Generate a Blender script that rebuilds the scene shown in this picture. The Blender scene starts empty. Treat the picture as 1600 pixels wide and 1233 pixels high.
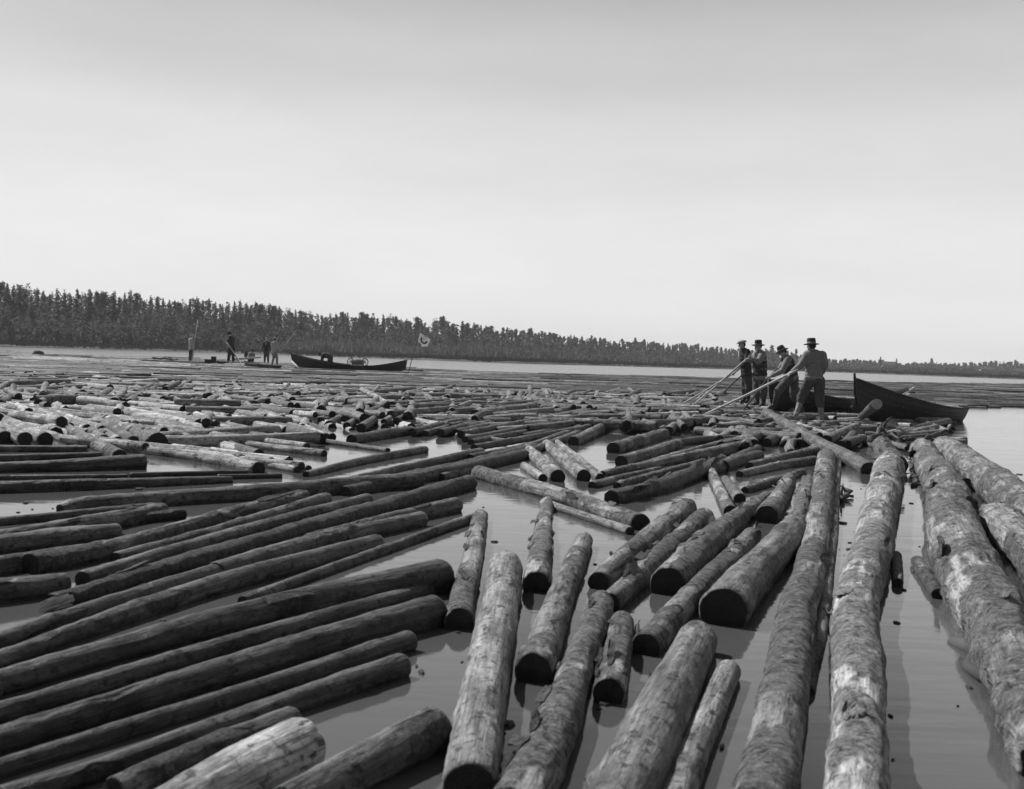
import bpy, bmesh, math, random
import numpy as np
from mathutils import Vector, Matrix

# ------------------------------------------------------------------ camera, world, sun
FPX = 1700.0                      # focal length in pixels of the 1600 px wide photograph
CAMH = 1.35
PITCH, ROLL = math.radians(1.95), math.radians(2.0)
scene = bpy.context.scene
COL = scene.collection
cam_d = bpy.data.cameras.new('camera'); cam = bpy.data.objects.new('camera', cam_d); COL.objects.link(cam)
cam_d.sensor_width = 36.0; cam_d.lens = 36.0 * FPX / 1600.0
cam_d.clip_start = 0.1; cam_d.clip_end = 12000.0
RM = Matrix.Rotation(math.pi / 2 - PITCH, 4, 'X') @ Matrix.Rotation(ROLL, 4, 'Z')
cam.matrix_world = Matrix.Translation((0, 0, CAMH)) @ RM
cam_d.dof.use_dof = True; cam_d.dof.focus_distance = 24.0; cam_d.dof.aperture_fstop = 5.0
scene.camera = cam
SUN_AZ, SUN_EL = math.radians(-52), math.radians(46)      # to the left of the view and ahead
world = bpy.data.worlds.new('World'); scene.world = world; world.use_nodes = True
wn, wl = world.node_tree.nodes, world.node_tree.links
for n in list(wn): wn.remove(n)
wo = wn.new('ShaderNodeOutputWorld'); bg = wn.new('ShaderNodeBackground')
sky = wn.new('ShaderNodeTexSky'); sky.sky_type = 'NISHITA'; sky.sun_disc = False
sky.sun_elevation = SUN_EL; sky.sun_rotation = SUN_AZ; sky.dust_density = 2.0; sky.air_density = 1.0
bw = wn.new('ShaderNodeRGBToBW'); bg.inputs['Strength'].default_value = 0.10
# the old plate records one grey value; low haze over the river is bright, the upper sky darker
tc = wn.new('ShaderNodeTexCoord'); sp = wn.new('ShaderNodeSeparateXYZ'); rp = wn.new('ShaderNodeValToRGB'); mx = wn.new('ShaderNodeMix'); mx.data_type = 'FLOAT'; sc_ = wn.new('ShaderNodeMath'); sc_.operation = 'MULTIPLY'
wl.new(tc.outputs['Generated'], sp.inputs[0]); wl.new(sp.outputs['Z'], rp.inputs[0])
cr = rp.color_ramp; cr.interpolation = 'EASE'
STOPS = [(0.0, 0.96), (0.04, 0.92), (0.10, 0.88), (0.18, 0.80), (0.26, 0.64), (0.34, 0.46), (0.55, 0.27), (1.0, 0.20)]
while len(cr.elements) < len(STOPS): cr.elements.new(0.5)
for e, (p, v) in zip(cr.elements, STOPS): e.position = p; e.color = (v, v, v, 1)
sc_.inputs[1].default_value = 10.0; wl.new(rp.outputs[0], sc_.inputs[0]); wl.new(sky.outputs[0], bw.inputs[0]); mx.inputs[0].default_value = 0.12
# the haze ahead, towards the light, is brighter than the sky at one's back
dr = wn.new('ShaderNodeMapRange'); dr.interpolation_type = 'SMOOTHSTEP'; wl.new(sp.outputs['Y'], dr.inputs[0])
for i_, v_ in zip((1, 2, 3, 4), (-0.6, 0.55, 0.32, 1.0)): dr.inputs[i_].default_value = v_
ml = wn.new('ShaderNodeMath'); ml.operation = 'MULTIPLY'; wl.new(sc_.outputs[0], ml.inputs[0]); wl.new(dr.outputs[0], ml.inputs[1])
cmap = wn.new('ShaderNodeMapping'); cmap.inputs['Scale'].default_value = (2.2, 2.2, 9.0); cmap.inputs['Rotation'].default_value = (0.1, 0.15, 0); cno = wn.new('ShaderNodeTexNoise'); cno.inputs['Scale'].default_value = 1.6; cno.inputs['Detail'].default_value = 6; cno.inputs['Roughness'].default_value = 0.62
wl.new(tc.outputs['Generated'], cmap.inputs['Vector']); wl.new(cmap.outputs[0], cno.inputs['Vector'])
cmr = wn.new('ShaderNodeMapRange'); wl.new(cno.outputs['Fac'], cmr.inputs[0])      # thin uneven veil of high cloud
for i_, v_ in zip((1, 2, 3, 4), (0.3, 0.7, 0.95, 1.04)): cmr.inputs[i_].default_value = v_
ml2 = wn.new('ShaderNodeMath'); ml2.operation = 'MULTIPLY'; wl.new(ml.outputs[0], ml2.inputs[0]); wl.new(cmr.outputs[0], ml2.inputs[1]); ml = ml2
wl.new(ml.outputs[0], mx.inputs[2]); wl.new(bw.outputs[0], mx.inputs[3]); wl.new(mx.outputs[0], bg.inputs['Color']); wl.new(bg.outputs[0], wo.inputs['Surface'])
sun_d = bpy.data.lights.new('sun', 'SUN'); sun = bpy.data.objects.new('sun', sun_d); COL.objects.link(sun)
sun_d.energy = 4.6; sun_d.angle = math.radians(0.6); sun_d.color = (1, 1, 1)
sv = Vector((math.sin(SUN_AZ) * math.cos(SUN_EL), math.cos(SUN_AZ) * math.cos(SUN_EL), math.sin(SUN_EL)))
sun.rotation_euler = sv.to_track_quat('Z', 'Y').to_euler()
scene.view_settings.view_transform = 'Standard'; scene.view_settings.look = 'None'
scene.view_settings.exposure = 0.0; scene.view_settings.gamma = 1.0

# ------------------------------------------------------------------ photo pixel -> place
CAMP = Vector((0, 0, CAMH)); R3 = RM.to_3x3()
def ray(x, y): return R3 @ Vector(((x - 800) / FPX, -(y - 616.5) / FPX, -1.0))
def at_depth(x, y, d):
    v = ray(x, y); return CAMP + v * (d / v.y)
def ground(x, y, z=0.0):
    v = ray(x, y)
    if v.z > -1e-3: v.z = -1e-3
    return CAMP + v * ((z - CAMH) / v.z)
FWD = R3 @ Vector((0, 0, -1))
def depth_of(p): return (p - CAMP).dot(FWD)
def horizon_y(x): return 558.5 + (x - 800) * 0.0349

# ------------------------------------------------------------------ helpers
rnd = random.Random(7)
def tag(o, label=None, cat=None, group=None, kind=None):
    if label: o['label'] = label
    if cat: o['category'] = cat
    if group: o['group'] = group
    if kind: o['kind'] = kind
    return o
_T = np.random.default_rng(3).uniform(-1, 1, (64, 64, 64)).astype(np.float32)
def vnoise(P):
    P = np.asarray(P, dtype=np.float64); i = np.floor(P).astype(int); f = P - i; f = f * f * (3 - 2 * f)
    i &= 63; j = (i + 1) & 63
    x0, y0, z0, x1, y1, z1 = i[:, 0], i[:, 1], i[:, 2], j[:, 0], j[:, 1], j[:, 2]
    fx, fy, fz = f[:, 0], f[:, 1], f[:, 2]
    def L(a, b, t): return a + (b - a) * t
    return L(L(L(_T[x0, y0, z0], _T[x1, y0, z0], fx), L(_T[x0, y1, z0], _T[x1, y1, z0], fx), fy),
             L(L(_T[x0, y0, z1], _T[x1, y0, z1], fx), L(_T[x0, y1, z1], _T[x1, y1, z1], fx), fy), fz)
def fbm(P, o=3):
    s = 0; a = 1; t = 0
    for k in range(o):
        s = s + a * vnoise(P * (2.03 ** k) + 17.3 * k); t += a; a *= 0.5
    return s / t
def smooth01(x, a, b):
    t = np.clip((x - a) / (b - a), 0, 1); return t * t * (3 - 2 * t)
def raw_mesh(name, V, F, mat, attrs=None, smooth=True):
    me = bpy.data.meshes.new(name); me.from_pydata([tuple(v) for v in V], [], F)
    if attrs:
        for k, (ty, arr) in attrs.items():
            a = me.attributes.new(k, ty, 'POINT')
            a.data.foreach_set('vector' if ty == 'FLOAT_VECTOR' else 'value', np.asarray(arr, dtype=np.float32).ravel())
    if smooth: me.polygons.foreach_set('use_smooth', [True] * len(me.polygons))
    me.materials.append(mat); me.update()
    return me
def quads_mesh(name, V, Q, mat, attrs=None, smooth=True):
    V = np.asarray(V, dtype=np.float32); Q = np.asarray(Q, dtype=np.int32)
    me = bpy.data.meshes.new(name); me.vertices.add(len(V)); me.vertices.foreach_set('co', V.ravel())
    me.loops.add(Q.size); me.loops.foreach_set('vertex_index', Q.ravel())
    me.polygons.add(len(Q)); me.polygons.foreach_set('loop_start', np.arange(0, Q.size, Q.shape[1], dtype=np.int32))
    me.update(calc_edges=True)
    if attrs:
        for k, (ty, arr) in attrs.items():
            a = me.attributes.new(k, ty, 'POINT')
            a.data.foreach_set('vector' if ty == 'FLOAT_VECTOR' else 'value', np.asarray(arr, dtype=np.float32).ravel())
    me.polygons.foreach_set('use_smooth', [smooth] * len(me.polygons))
    me.materials.append(mat); me.validate(); me.update()
    return me
def link(name, me, parent=None, loc=None):
    o = bpy.data.objects.new(name, me); COL.objects.link(o)
    if loc is not None: o.location = loc
    if parent is not None: o.parent = parent
    return o
def empty(name, loc=(0, 0, 0)):
    o = bpy.data.objects.new(name, None); COL.objects.link(o); o.location = loc; o.empty_display_size = 0.2
    return o

# ------------------------------------------------------------------ materials
def new_mat(name):
    m = bpy.data.materials.new(name); m.use_nodes = True; nt = m.node_tree
    b = nt.nodes['Principled BSDF']; b.inputs['Specular IOR Level'].default_value = 0.3
    return m, nt.nodes, nt.links, b
def noise_node(N, L, vec, scale, detail=4, rough=0.6, st=(1, 1, 1)):
    mp = N.new('ShaderNodeMapping'); mp.inputs['Scale'].default_value = st; L.new(vec, mp.inputs['Vector'])
    n = N.new('ShaderNodeTexNoise'); n.inputs['Scale'].default_value = scale; n.inputs['Detail'].default_value = detail
    n.inputs['Roughness'].default_value = rough; L.new(mp.outputs[0], n.inputs['Vector']); return n.outputs['Fac']
def maprange(N, L, v, a, b, c, d, cl=True):
    m = N.new('ShaderNodeMapRange'); m.clamp = cl
    for i, x in zip((1, 2, 3, 4), (a, b, c, d)): m.inputs[i].default_value = x
    L.new(v, m.inputs[0]); return m.outputs[0]
def mathn(N, L, op, a, b=None):
    m = N.new('ShaderNodeMath'); m.operation = op
    for i, x in enumerate((a, b)):
        if x is None: continue
        if isinstance(x, (int, float)): m.inputs[i].default_value = x
        else: L.new(x, m.inputs[i])
    return m.outputs[0]
def plain(name, v, rough=0.8, var=0.25, scale=6.0, bump=0.0, spec=0.3, st=(1, 1, 1)):
    m, N, L, b = new_mat(name)
    tc = N.new('ShaderNodeTexCoord')
    n = noise_node(N, L, tc.outputs['Object'], scale, 5, 0.6, st)
    f = maprange(N, L, n, 0.3, 0.7, v * (1 - var), v * (1 + var))
    L.new(f, b.inputs['Base Color']); b.inputs['Roughness'].default_value = rough; b.inputs['Specular IOR Level'].default_value = spec
    if bump:
        bp = N.new('ShaderNodeBump'); bp.inputs['Strength'].default_value = bump; bp.inputs['Distance'].default_value = 0.02
        L.new(n, bp.inputs['Height']); L.new(bp.outputs[0], b.inputs['Normal'])
    return m
def log_material():
    m, N, L, b = new_mat('log_wood')
    def attr(n): a = N.new('ShaderNodeAttribute'); a.attribute_name = n; return a
    lc = attr('lc').outputs['Vector']; tone = attr('tone').outputs['Fac']; bark = attr('bark').outputs['Fac']
    grain = noise_node(N, L, lc, 28, 5, 0.7, (1, 1, 0.07))
    blotch = noise_node(N, L, lc, 4.5, 5, 0.65, (1, 1, 0.55))
    fine = noise_node(N, L, lc, 60, 4, 0.7, (1, 1, 0.6))
    g = maprange(N, L, grain, 0.34, 0.66, 0.45, 1.5); bl = maprange(N, L, blotch, 0.33, 0.67, 0.42, 1.6); fi = maprange(N, L, fine, 0.3, 0.7, 0.7, 1.3)
    w = mathn(N, L, 'MULTIPLY', mathn(N, L, 'MULTIPLY', tone, g), mathn(N, L, 'MULTIPLY', bl, fi))
    # knots
    vo = N.new('ShaderNodeTexVoronoi'); vo.inputs['Scale'].default_value = 2.6; mp = N.new('ShaderNodeMapping'); mp.inputs['Scale'].default_value = (1, 1, 0.8)
    L.new(lc, mp.inputs['Vector']); L.new(mp.outputs[0], vo.inputs['Vector'])
    kn = maprange(N, L, vo.outputs['Distance'], 0.05, 0.13, 0.45, 1.0)
    w = mathn(N, L, 'MULTIPLY', w, kn)
    ck = noise_node(N, L, lc, 16, 3, 0.6, (1, 1, 0.05)); w = mathn(N, L, 'MULTIPLY', w, maprange(N, L, mathn(N, L, 'ABSOLUTE', mathn(N, L, 'SUBTRACT', ck, 0.5)), 0.0, 0.012, 0.35, 1.0))
    # bark plates: cracked, darker between the flakes
    bv = N.new('ShaderNodeTexVoronoi'); bv.feature = 'DISTANCE_TO_EDGE'; bv.inputs['Scale'].default_value = 30
    mp2 = N.new('ShaderNodeMapping'); mp2.inputs['Scale'].default_value = (1, 1, 0.45)
    wv = N.new('ShaderNodeVectorMath'); wv.operation = 'ADD'; ns = N.new('ShaderNodeTexNoise'); ns.inputs['Scale'].default_value = 9; L.new(lc, ns.inputs['Vector'])
    sc = N.new('ShaderNodeVectorMath'); sc.operation = 'SCALE'; sc.inputs[3].default_value = 0.16; L.new(ns.outputs['Color'], sc.inputs[0])
    L.new(lc, wv.inputs[0]); L.new(sc.outputs[0], wv.inputs[1]); L.new(wv.outputs[0], mp2.inputs['Vector']); L.new(mp2.outputs[0], bv.inputs['Vector'])
    crack = maprange(N, L, bv.outputs['Distance'], 0.0, 0.10, 0.72, 1.0)
    b2 = noise_node(N, L, lc, 60, 5, 0.85, (1, 1, 1.2)); b2r = maprange(N, L, b2, 0.40, 0.60, 0.55, 1.4)
    bb = noise_node(N, L, lc, 15, 6, 0.78, (1, 1, 1.15))
    bbr = maprange(N, L, bb, 0.38, 0.62, 0.42, 1.42)
    bk = mathn(N, L, 'MULTIPLY', mathn(N, L, 'MULTIPLY', mathn(N, L, 'MULTIPLY', mathn(N, L, 'MULTIPLY', tone, 0.95), bbr), crack), b2r)
    bm = N.new('ShaderNodeMix'); bm.data_type = 'FLOAT'; L.new(bark, bm.inputs[0]); L.new(w, bm.inputs[2]); L.new(bk, bm.inputs[3])
    pit = noise_node(N, L, lc, 20, 4, 0.65, (1, 1, 0.8)); pits = mathn(N, L, 'MULTIPLY', bm.outputs[0], maprange(N, L, pit, 0.56, 0.63, 1.0, 0.33))   # dark sodden pits and stains
    col = mathn(N, L, 'MINIMUM', mathn(N, L, 'MAXIMUM', pits, 0.012), 0.7)
    L.new(col, b.inputs['Base Color'])
    L.new(maprange(N, L, tone, 0.06, 0.2, 0.46, 0.82), b.inputs['Roughness'])
    hg = mathn(N, L, 'ADD', mathn(N, L, 'MULTIPLY', grain, 0.5), mathn(N, L, 'MULTIPLY', fine, 0.3))
    hb = mathn(N, L, 'ADD', mathn(N, L, 'ADD', mathn(N, L, 'MULTIPLY', bb, 1.8), mathn(N, L, 'MULTIPLY', b2, 0.9)), mathn(N, L, 'MULTIPLY', crack, 0.4))
    hm = N.new('ShaderNodeMix'); hm.data_type = 'FLOAT'; L.new(bark, hm.inputs[0]); L.new(hg, hm.inputs[2]); L.new(hb, hm.inputs[3])
    bp = N.new('ShaderNodeBump'); bp.inputs['Strength'].default_value = 1.0; bp.inputs['Distance'].default_value = 0.022
    L.new(hm.outputs[0], bp.inputs['Height']); L.new(bp.outputs[0], b.inputs['Normal'])
    return m
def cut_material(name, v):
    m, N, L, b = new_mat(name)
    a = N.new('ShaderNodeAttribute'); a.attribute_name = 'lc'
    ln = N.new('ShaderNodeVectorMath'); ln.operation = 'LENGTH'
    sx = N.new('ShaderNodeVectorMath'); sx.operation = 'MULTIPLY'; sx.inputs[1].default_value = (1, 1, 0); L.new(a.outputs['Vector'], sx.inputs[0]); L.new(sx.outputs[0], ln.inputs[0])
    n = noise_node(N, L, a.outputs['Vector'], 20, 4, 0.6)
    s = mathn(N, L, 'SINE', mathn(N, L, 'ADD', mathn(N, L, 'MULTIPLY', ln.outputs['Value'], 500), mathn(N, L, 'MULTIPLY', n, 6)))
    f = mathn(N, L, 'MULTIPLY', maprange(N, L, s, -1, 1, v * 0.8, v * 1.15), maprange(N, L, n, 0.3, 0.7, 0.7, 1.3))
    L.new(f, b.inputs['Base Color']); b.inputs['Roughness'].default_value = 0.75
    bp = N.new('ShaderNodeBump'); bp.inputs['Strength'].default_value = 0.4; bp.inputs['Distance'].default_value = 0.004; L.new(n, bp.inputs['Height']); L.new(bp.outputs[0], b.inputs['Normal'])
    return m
def foliage(name, v, rough, var, scale, bump):
    m, N, L, b = new_mat(name); tc = N.new('ShaderNodeTexCoord'); oi = N.new('ShaderNodeObjectInfo')
    n = noise_node(N, L, tc.outputs['Object'], scale, 5, 0.7); f = maprange(N, L, n, 0.3, 0.7, v * (1 - var), v * (1 + var))
    f = mathn(N, L, 'MULTIPLY', f, maprange(N, L, oi.outputs['Random'], 0, 1, 0.75, 1.3))
    N.remove(b); d = N.new('ShaderNodeBsdfDiffuse'); t = N.new('ShaderNodeBsdfTranslucent'); x = N.new('ShaderNodeMixShader'); x.inputs[0].default_value = 0.5
    L.new(f, d.inputs[0]); L.new(f, t.inputs[0]); L.new(d.outputs[0], x.inputs[1]); L.new(t.outputs[0], x.inputs[2]); L.new(x.outputs[0], N['Material Output'].inputs['Surface'])
    return m
M = {}
M['log'] = log_material()
M['cut'] = cut_material('wet_shaded_cut_wood', 0.03)  # wet wood, its colour darkened further for shade on the end faces
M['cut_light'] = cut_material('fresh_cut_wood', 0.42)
M['tar'] = plain('tarred_planks', 0.018, 0.5, 0.4, 3, 0.3, 0.4, (0.5, 4, 4))
M['tar_in'] = plain('boat_inside', 0.07, 0.7, 0.4, 4, 0.3)
M['pole'] = plain('peeled_pole', 0.42, 0.6, 0.2, 9, 0.1)
M['pole_dark'] = plain('worn_pole', 0.10, 0.7, 0.3, 9, 0.1)
M['iron'] = plain('iron', 0.03, 0.5, 0.3, 30, 0.1)
M['skin'] = plain('skin', 0.45, 0.6, 0.1, 20)
M['wool_mid'] = plain('wool_mid', 0.24, 0.9, 0.25, 25, 0.3)
M['wool_dark'] = plain('wool_dark', 0.05, 0.9, 0.3, 25, 0.3)
M['wool_light'] = plain('wool_light', 0.42, 0.9, 0.2, 25, 0.3)
M['cloth_trouser'] = plain('trouser_cloth', 0.095, 0.9, 0.3, 18, 0.3)
M['linen'] = plain('linen', 0.6, 0.9, 0.1, 25)
M['leather'] = plain('leather', 0.05, 0.55, 0.3, 20, 0.2)
M['leather_pale'] = plain('pale_leather', 0.3, 0.7, 0.3, 20, 0.2)
M['felt'] = plain('felt', 0.045, 0.9, 0.2, 25)
M['felt_band'] = plain('hat_band', 0.3, 0.8, 0.1, 25)
M['tweed'] = plain('tweed', 0.3, 0.95, 0.3, 60)
M['hair'] = plain('hair', 0.03, 0.7, 0.3, 60)
M['crown'] = foliage('conifer_needles', 0.115, 0.95, 0.5, 0.8, 0)
M['crown_pale'] = foliage('pine_needles', 0.13, 0.95, 0.35, 0.8, 0)
M['brush'] = foliage('leafless_brush', 0.10, 0.95, 0.35, 0.15, 0)
M['trunk'] = plain('tree_bark', 0.09, 0.9, 0.3, 3)
M['flag_white'] = foliage('flag_cloth', 0.55, 0.9, 0.05, 5, 0)
M['flag_dark'] = plain('flag_dye', 0.05, 0.9, 0.1, 5)
M['rope'] = plain('hemp_rope', 0.2, 0.9, 0.3, 40)
M['barn'] = plain('weathered_boards', 0.22, 0.9, 0.2, 1)
M['roof'] = plain('shingle_roof', 0.10, 0.9, 0.2, 1)
M['sawn'] = plain('sawn_timber', 0.38, 0.9, 0.2, 1)

# ------------------------------------------------------------------ setting: water, land
def water_material():
    m, N, L, b = new_mat('river_water')
    tc = N.new('ShaderNodeTexCoord'); P = tc.outputs['Object']
    b.inputs['Base Color'].default_value = (0.035, 0.035, 0.035, 1)
    sx = N.new('ShaderNodeSeparateXYZ'); L.new(P, sx.inputs[0]); L.new(maprange(N, L, sx.outputs['Y'], 35, 110, 0.06, 0.24), b.inputs['Roughness']); L.new(maprange(N, L, sx.outputs['Y'], 60, 110, 1.0, 1.0), b.inputs['Specular IOR Level'])
    L.new(maprange(N, L, sx.outputs['Y'], 50, 110, 0.09, 0.14), b.inputs['Base Color'])   # wind-ruffled open river, base colour lightened to stand for reflected sky
    b.inputs['IOR'].default_value = 1.33; b.inputs['Specular IOR Level'].default_value = 0.5
    big = noise_node(N, L, P, 1.0, 3, 0.55, (0.6, 1.6, 1)); sm = noise_node(N, L, P, 6.0, 3, 0.6, (0.45, 1.6, 1))
    patch = maprange(N, L, noise_node(N, L, P, 0.12, 2, 0.5), 0.4, 0.65, 0.35, 1.0)
    h = mathn(N, L, 'MULTIPLY', mathn(N, L, 'ADD', big, mathn(N, L, 'MULTIPLY', sm, 0.18)), patch)
    bp = N.new('ShaderNodeBump'); bp.inputs['Strength'].default_value = 0.28; bp.inputs['Distance'].default_value = 0.035
    L.new(h, bp.inputs['Height']); L.new(bp.outputs[0], b.inputs['Normal'])
    return m
wm = raw_mesh('water', [(-1140, -85, 0), (1140, -85, 0), (1140, 1200, 0), (-1140, 1200, 0)], [(0, 1, 2, 3)], water_material(), smooth=False)
tag(link('water', wm), 'still grey river water reflecting the sky', 'water', kind='structure')
def interp(x, xs, ys): return float(np.interp(x, xs, ys))
SHX = [-700, 0, 300, 800, 1100, 1290, 1590, 2300]; SHD = [170, 205, 275, 245, 330, 400, 350, 300]
def shore_dist(px): return interp(px, SHX, SHD)
def bearing_pt(px, d, z=0.0):
    v = ray(px, horizon_y(px)); s = d / v.y; return Vector((v.x * s, d, z))
def land_z(px, d):
    s = shore_dist(px); t = d - s
    if t < 0: return -0.6
    z = 0.9 * min(1, t / 3.0) ** 0.7 * 0.45 + 0.55 * min(1, t / 45.0)
    return z
def build_land():
    pxs = np.linspace(-1000, 2600, 241); offs = [-8, -1, 0.01, 1, 2.5, 5, 9, 15, 24, 40, 60, 100, 200, 350, 600]
    V = []; Q = []
    for i, px in enumerate(pxs):
        s = shore_dist(px)
        for k, o in enumerate(offs):
            j = 2.5 * float(vnoise(np.array([[px * 0.02, 0.3, 0.7]]))[0]) + 1.0 * float(vnoise(np.array([[px * 0.11, 5.3, 0.7]]))[0])
            p = bearing_pt(px, s + o + j); z = land_z(px, s + o) + (0.18 * float(vnoise(np.array([[px * 0.09, k * 1.7, 2.2]]))[0]) if o > 0 else 0)
            V.append((p.x, p.y, z))
    n = len(offs)
    for i in range(len(pxs) - 1):
        for k in range(n - 1): Q.append((i * n + k, (i + 1) * n + k, (i + 1) * n + k + 1, i * n + k + 1))
    me = quads_mesh('river_bank', V, Q, plain('bank_turf', 0.085, 0.95, 0.5, 0.12, 0.0))
    tag(link('river_bank', me), 'low turf river bank below the far wood', 'river bank', kind='structure')
build_land()
# ------------------------------------------------------------------ logs
def catmull(P, t):
    """P (k,c) control rows, t in 0..1 -> rows"""
    P = np.asarray(P, float); k = len(P)
    if k == 2: return P[0] + (P[1] - P[0]) * t[:, None]
    u = t * (k - 1); i = np.minimum(u.astype(int), k - 2); f = (u - i)[:, None]
    Pm = np.vstack([2 * P[0] - P[1], P, 2 * P[-1] - P[-2]])
    a, b, c, d = Pm[i], Pm[i + 1], Pm[i + 2], Pm[i + 3]
    return 0.5 * ((2 * b) + (-a + c) * f + (2 * a - 5 * b + 4 * c - d) * f ** 2 + (-a + 3 * b - 3 * c + d) * f ** 3)
def log_rows(ctrl, fl=0.3):
    """ctrl: (px, py, width px, z) photo points of the axis -> world rows x y z r"""
    out = []
    for (x, y, w, z) in ctrl:
        p = ground(x, y, z); r = 0.5 * w * depth_of(p) / FPX; p = ground(x, y, z + fl * r); out.append((p.x, p.y, p.z, 0.5 * w * depth_of(p) / FPX))
    return out
def log_arrays(rows, ns, na, seed, bark, rough, tone):
    rows = np.asarray(rows, float); t = np.linspace(0, 1, ns)
    # end rings closer together so the saw cuts stay crisp
    C = catmull(rows, t); X, r = C[:, :3], np.maximum(C[:, 3], 0.025)
    T = np.gradient(X, axis=0); T /= np.linalg.norm(T, axis=1)[:, None]
    side = np.cross(T, [0, 0, 1.0]); side /= np.linalg.norm(side, axis=1)[:, None]; up = np.cross(side, T)
    s = np.concatenate([[0], np.cumsum(np.linalg.norm(np.diff(X, axis=0), axis=1))])
    th = np.arange(na) / na * 2 * np.pi; off = np.array([(seed * 7.13) % 50, (seed * 3.71) % 50, (seed * 5.37) % 50])
    ct, st_ = np.cos(th), np.sin(th)
    R = np.repeat(r[:, None], na, 1); SS = np.repeat(s[:, None], na, 1)
    lc = np.stack([R * ct, R * st_, SS], -1).reshape(-1, 3) + off
    rm = float(r.mean())
    low = fbm(lc * np.array([2.2, 2.2, 0.9]), 2).reshape(ns, na); mid = fbm(lc * np.array([9, 9, 3.5]), 3).reshape(ns, na); hi = fbm(lc * np.array([34, 34, 16]), 2).reshape(ns, na)
    bm = smooth01(fbm(lc * np.array([4.5, 4.5, 2.0]) + 9, 4).reshape(ns, na) * 1.2 + (bark - 0.5) * 1.3, -0.07, 0.07)
    grv = fbm(lc * np.array([26, 26, 1.6]) + 5, 2).reshape(ns, na)
    Rd = R * (1 + 0.035 * low) + rm * (0.06 * mid * rough + 0.035 * hi * rough + 0.03 * grv) + bm * rm * (0.06 + 0.07 * np.clip(mid, -0.4, 1) * rough)
    g = np.random.default_rng(int(seed * 97) + 1)
    L = s[-1]
    for _ in range(int(L * 1.2)):                                 # knots and branch stubs
        s0, a0 = g.uniform(0.1, max(0.2, L - 0.1)), g.uniform(0, 2 * np.pi)
        d2 = ((SS - s0) / 0.045) ** 2 + ((np.angle(np.exp(1j * (th[None, :] - a0)))) * R / 0.04) ** 2
        Rd += np.exp(-d2) * g.uniform(0.008, 0.022) * min(1, rm / 0.1)
    sag = rm * 0.18 * np.stack([vnoise(np.stack([s * 0.5 + off[0], s * 0 + 3.1 * k, s * 0 + 1.7], 1)) for k in range(2)], 1)
    X = X + side * sag[:, :1] + up * sag[:, 1:2] * 0.5
    for e, sg in ((0, 1), (ns - 1, -1)):                          # slightly worn rims
        Rd[e] *= 0.93
        for k in (1, 2):
            if 0 <= e + sg * k < ns: pass
        tilt = np.array([g.uniform(-0.25, 0.25), g.uniform(-0.2, 0.2)]) * rm
        X_e = X[e]
    V = X[:, None, :] + side[:, None, :] * (Rd * ct)[:, :, None] + up[:, None, :] * (Rd * st_)[:, :, None]
    return V.reshape(-1, 3), lc, bm.ravel(), X, T, r, side, up, s, Rd
def grid_quads(ns, na):
    i = np.arange(ns - 1)[:, None] * na; j = np.arange(na)[None, :]; j2 = (j + 1) % na
    return np.stack([i + j, i + j2, i + na + j2, i + na + j], -1).reshape(-1, 4)
def end_cap(V, lc, ring, centre, T, out, mat, r, seed):
    """a saw-cut face of its own: rings of vertices from the log's rim to its heart"""
    na = len(ring); rim = V[ring]; c = rim.mean(0); g = np.random.default_rng(int(seed * 31) + 5)
    VV = []; LL = []; F = []
    fr = (0.985, 0.7, 0.4, 0.15)
    for k, f in enumerate(fr):
        for q in range(na):
            p = c + (rim[q] - c) * f + out * (0.006 + (0.010 * (1 - f)) * (r / 0.12) + g.uniform(-1, 1) * 0.0015)
            VV.append(p); d = (rim[q] - c) * f; LL.append((np.linalg.norm(d) * math.cos(q / na * 6.283), np.linalg.norm(d) * math.sin(q / na * 6.283), seed))
    VV.append(c + out * 0.014); LL.append((0, 0, seed))
    for k in range(len(fr) - 1):
        for q in range(na): F.append((k * na + q, k * na + (q + 1) % na, (k + 1) * na + (q + 1) % na, (k + 1) * na + q))
    for q in range(na): F.append(((len(fr) - 1) * na + q, (len(fr) - 1) * na + (q + 1) % na, len(VV) - 1))
    return VV, LL, F
LOGS = []      # collected specs
def H(label, ctrl, tone=0.12, bark=0.2, rough=1.0, z=0.0, group='floating timber logs', flakes=0, light_end=False):
    c = []
    for p in ctrl: c.append((p[0], p[1], p[2], p[3] if len(p) > 3 else z))
    LOGS.append(dict(label=label, ctrl=c, tone=tone, bark=bark, rough=rough, group=group, hand=True, flakes=flakes, light_end=light_end))
def auto(label, ctrl, tone, bark, group, z=0.0, rough=1.0):
    c = [(p[0], p[1], p[2], (p[3] if len(p) > 3 else z)) for p in ctrl]
    LOGS.append(dict(label=label, ctrl=c, tone=tone, bark=bark, rough=rough, group=group, hand=False, flakes=0, light_end=False))
ORD = ['first', 'second', 'third', 'fourth', 'fifth', 'sixth', 'seventh', 'eighth', 'ninth', 'tenth', 'eleventh', 'twelfth', 'thirteenth', 'fourteenth', 'fifteenth', 'sixteenth']
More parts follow.
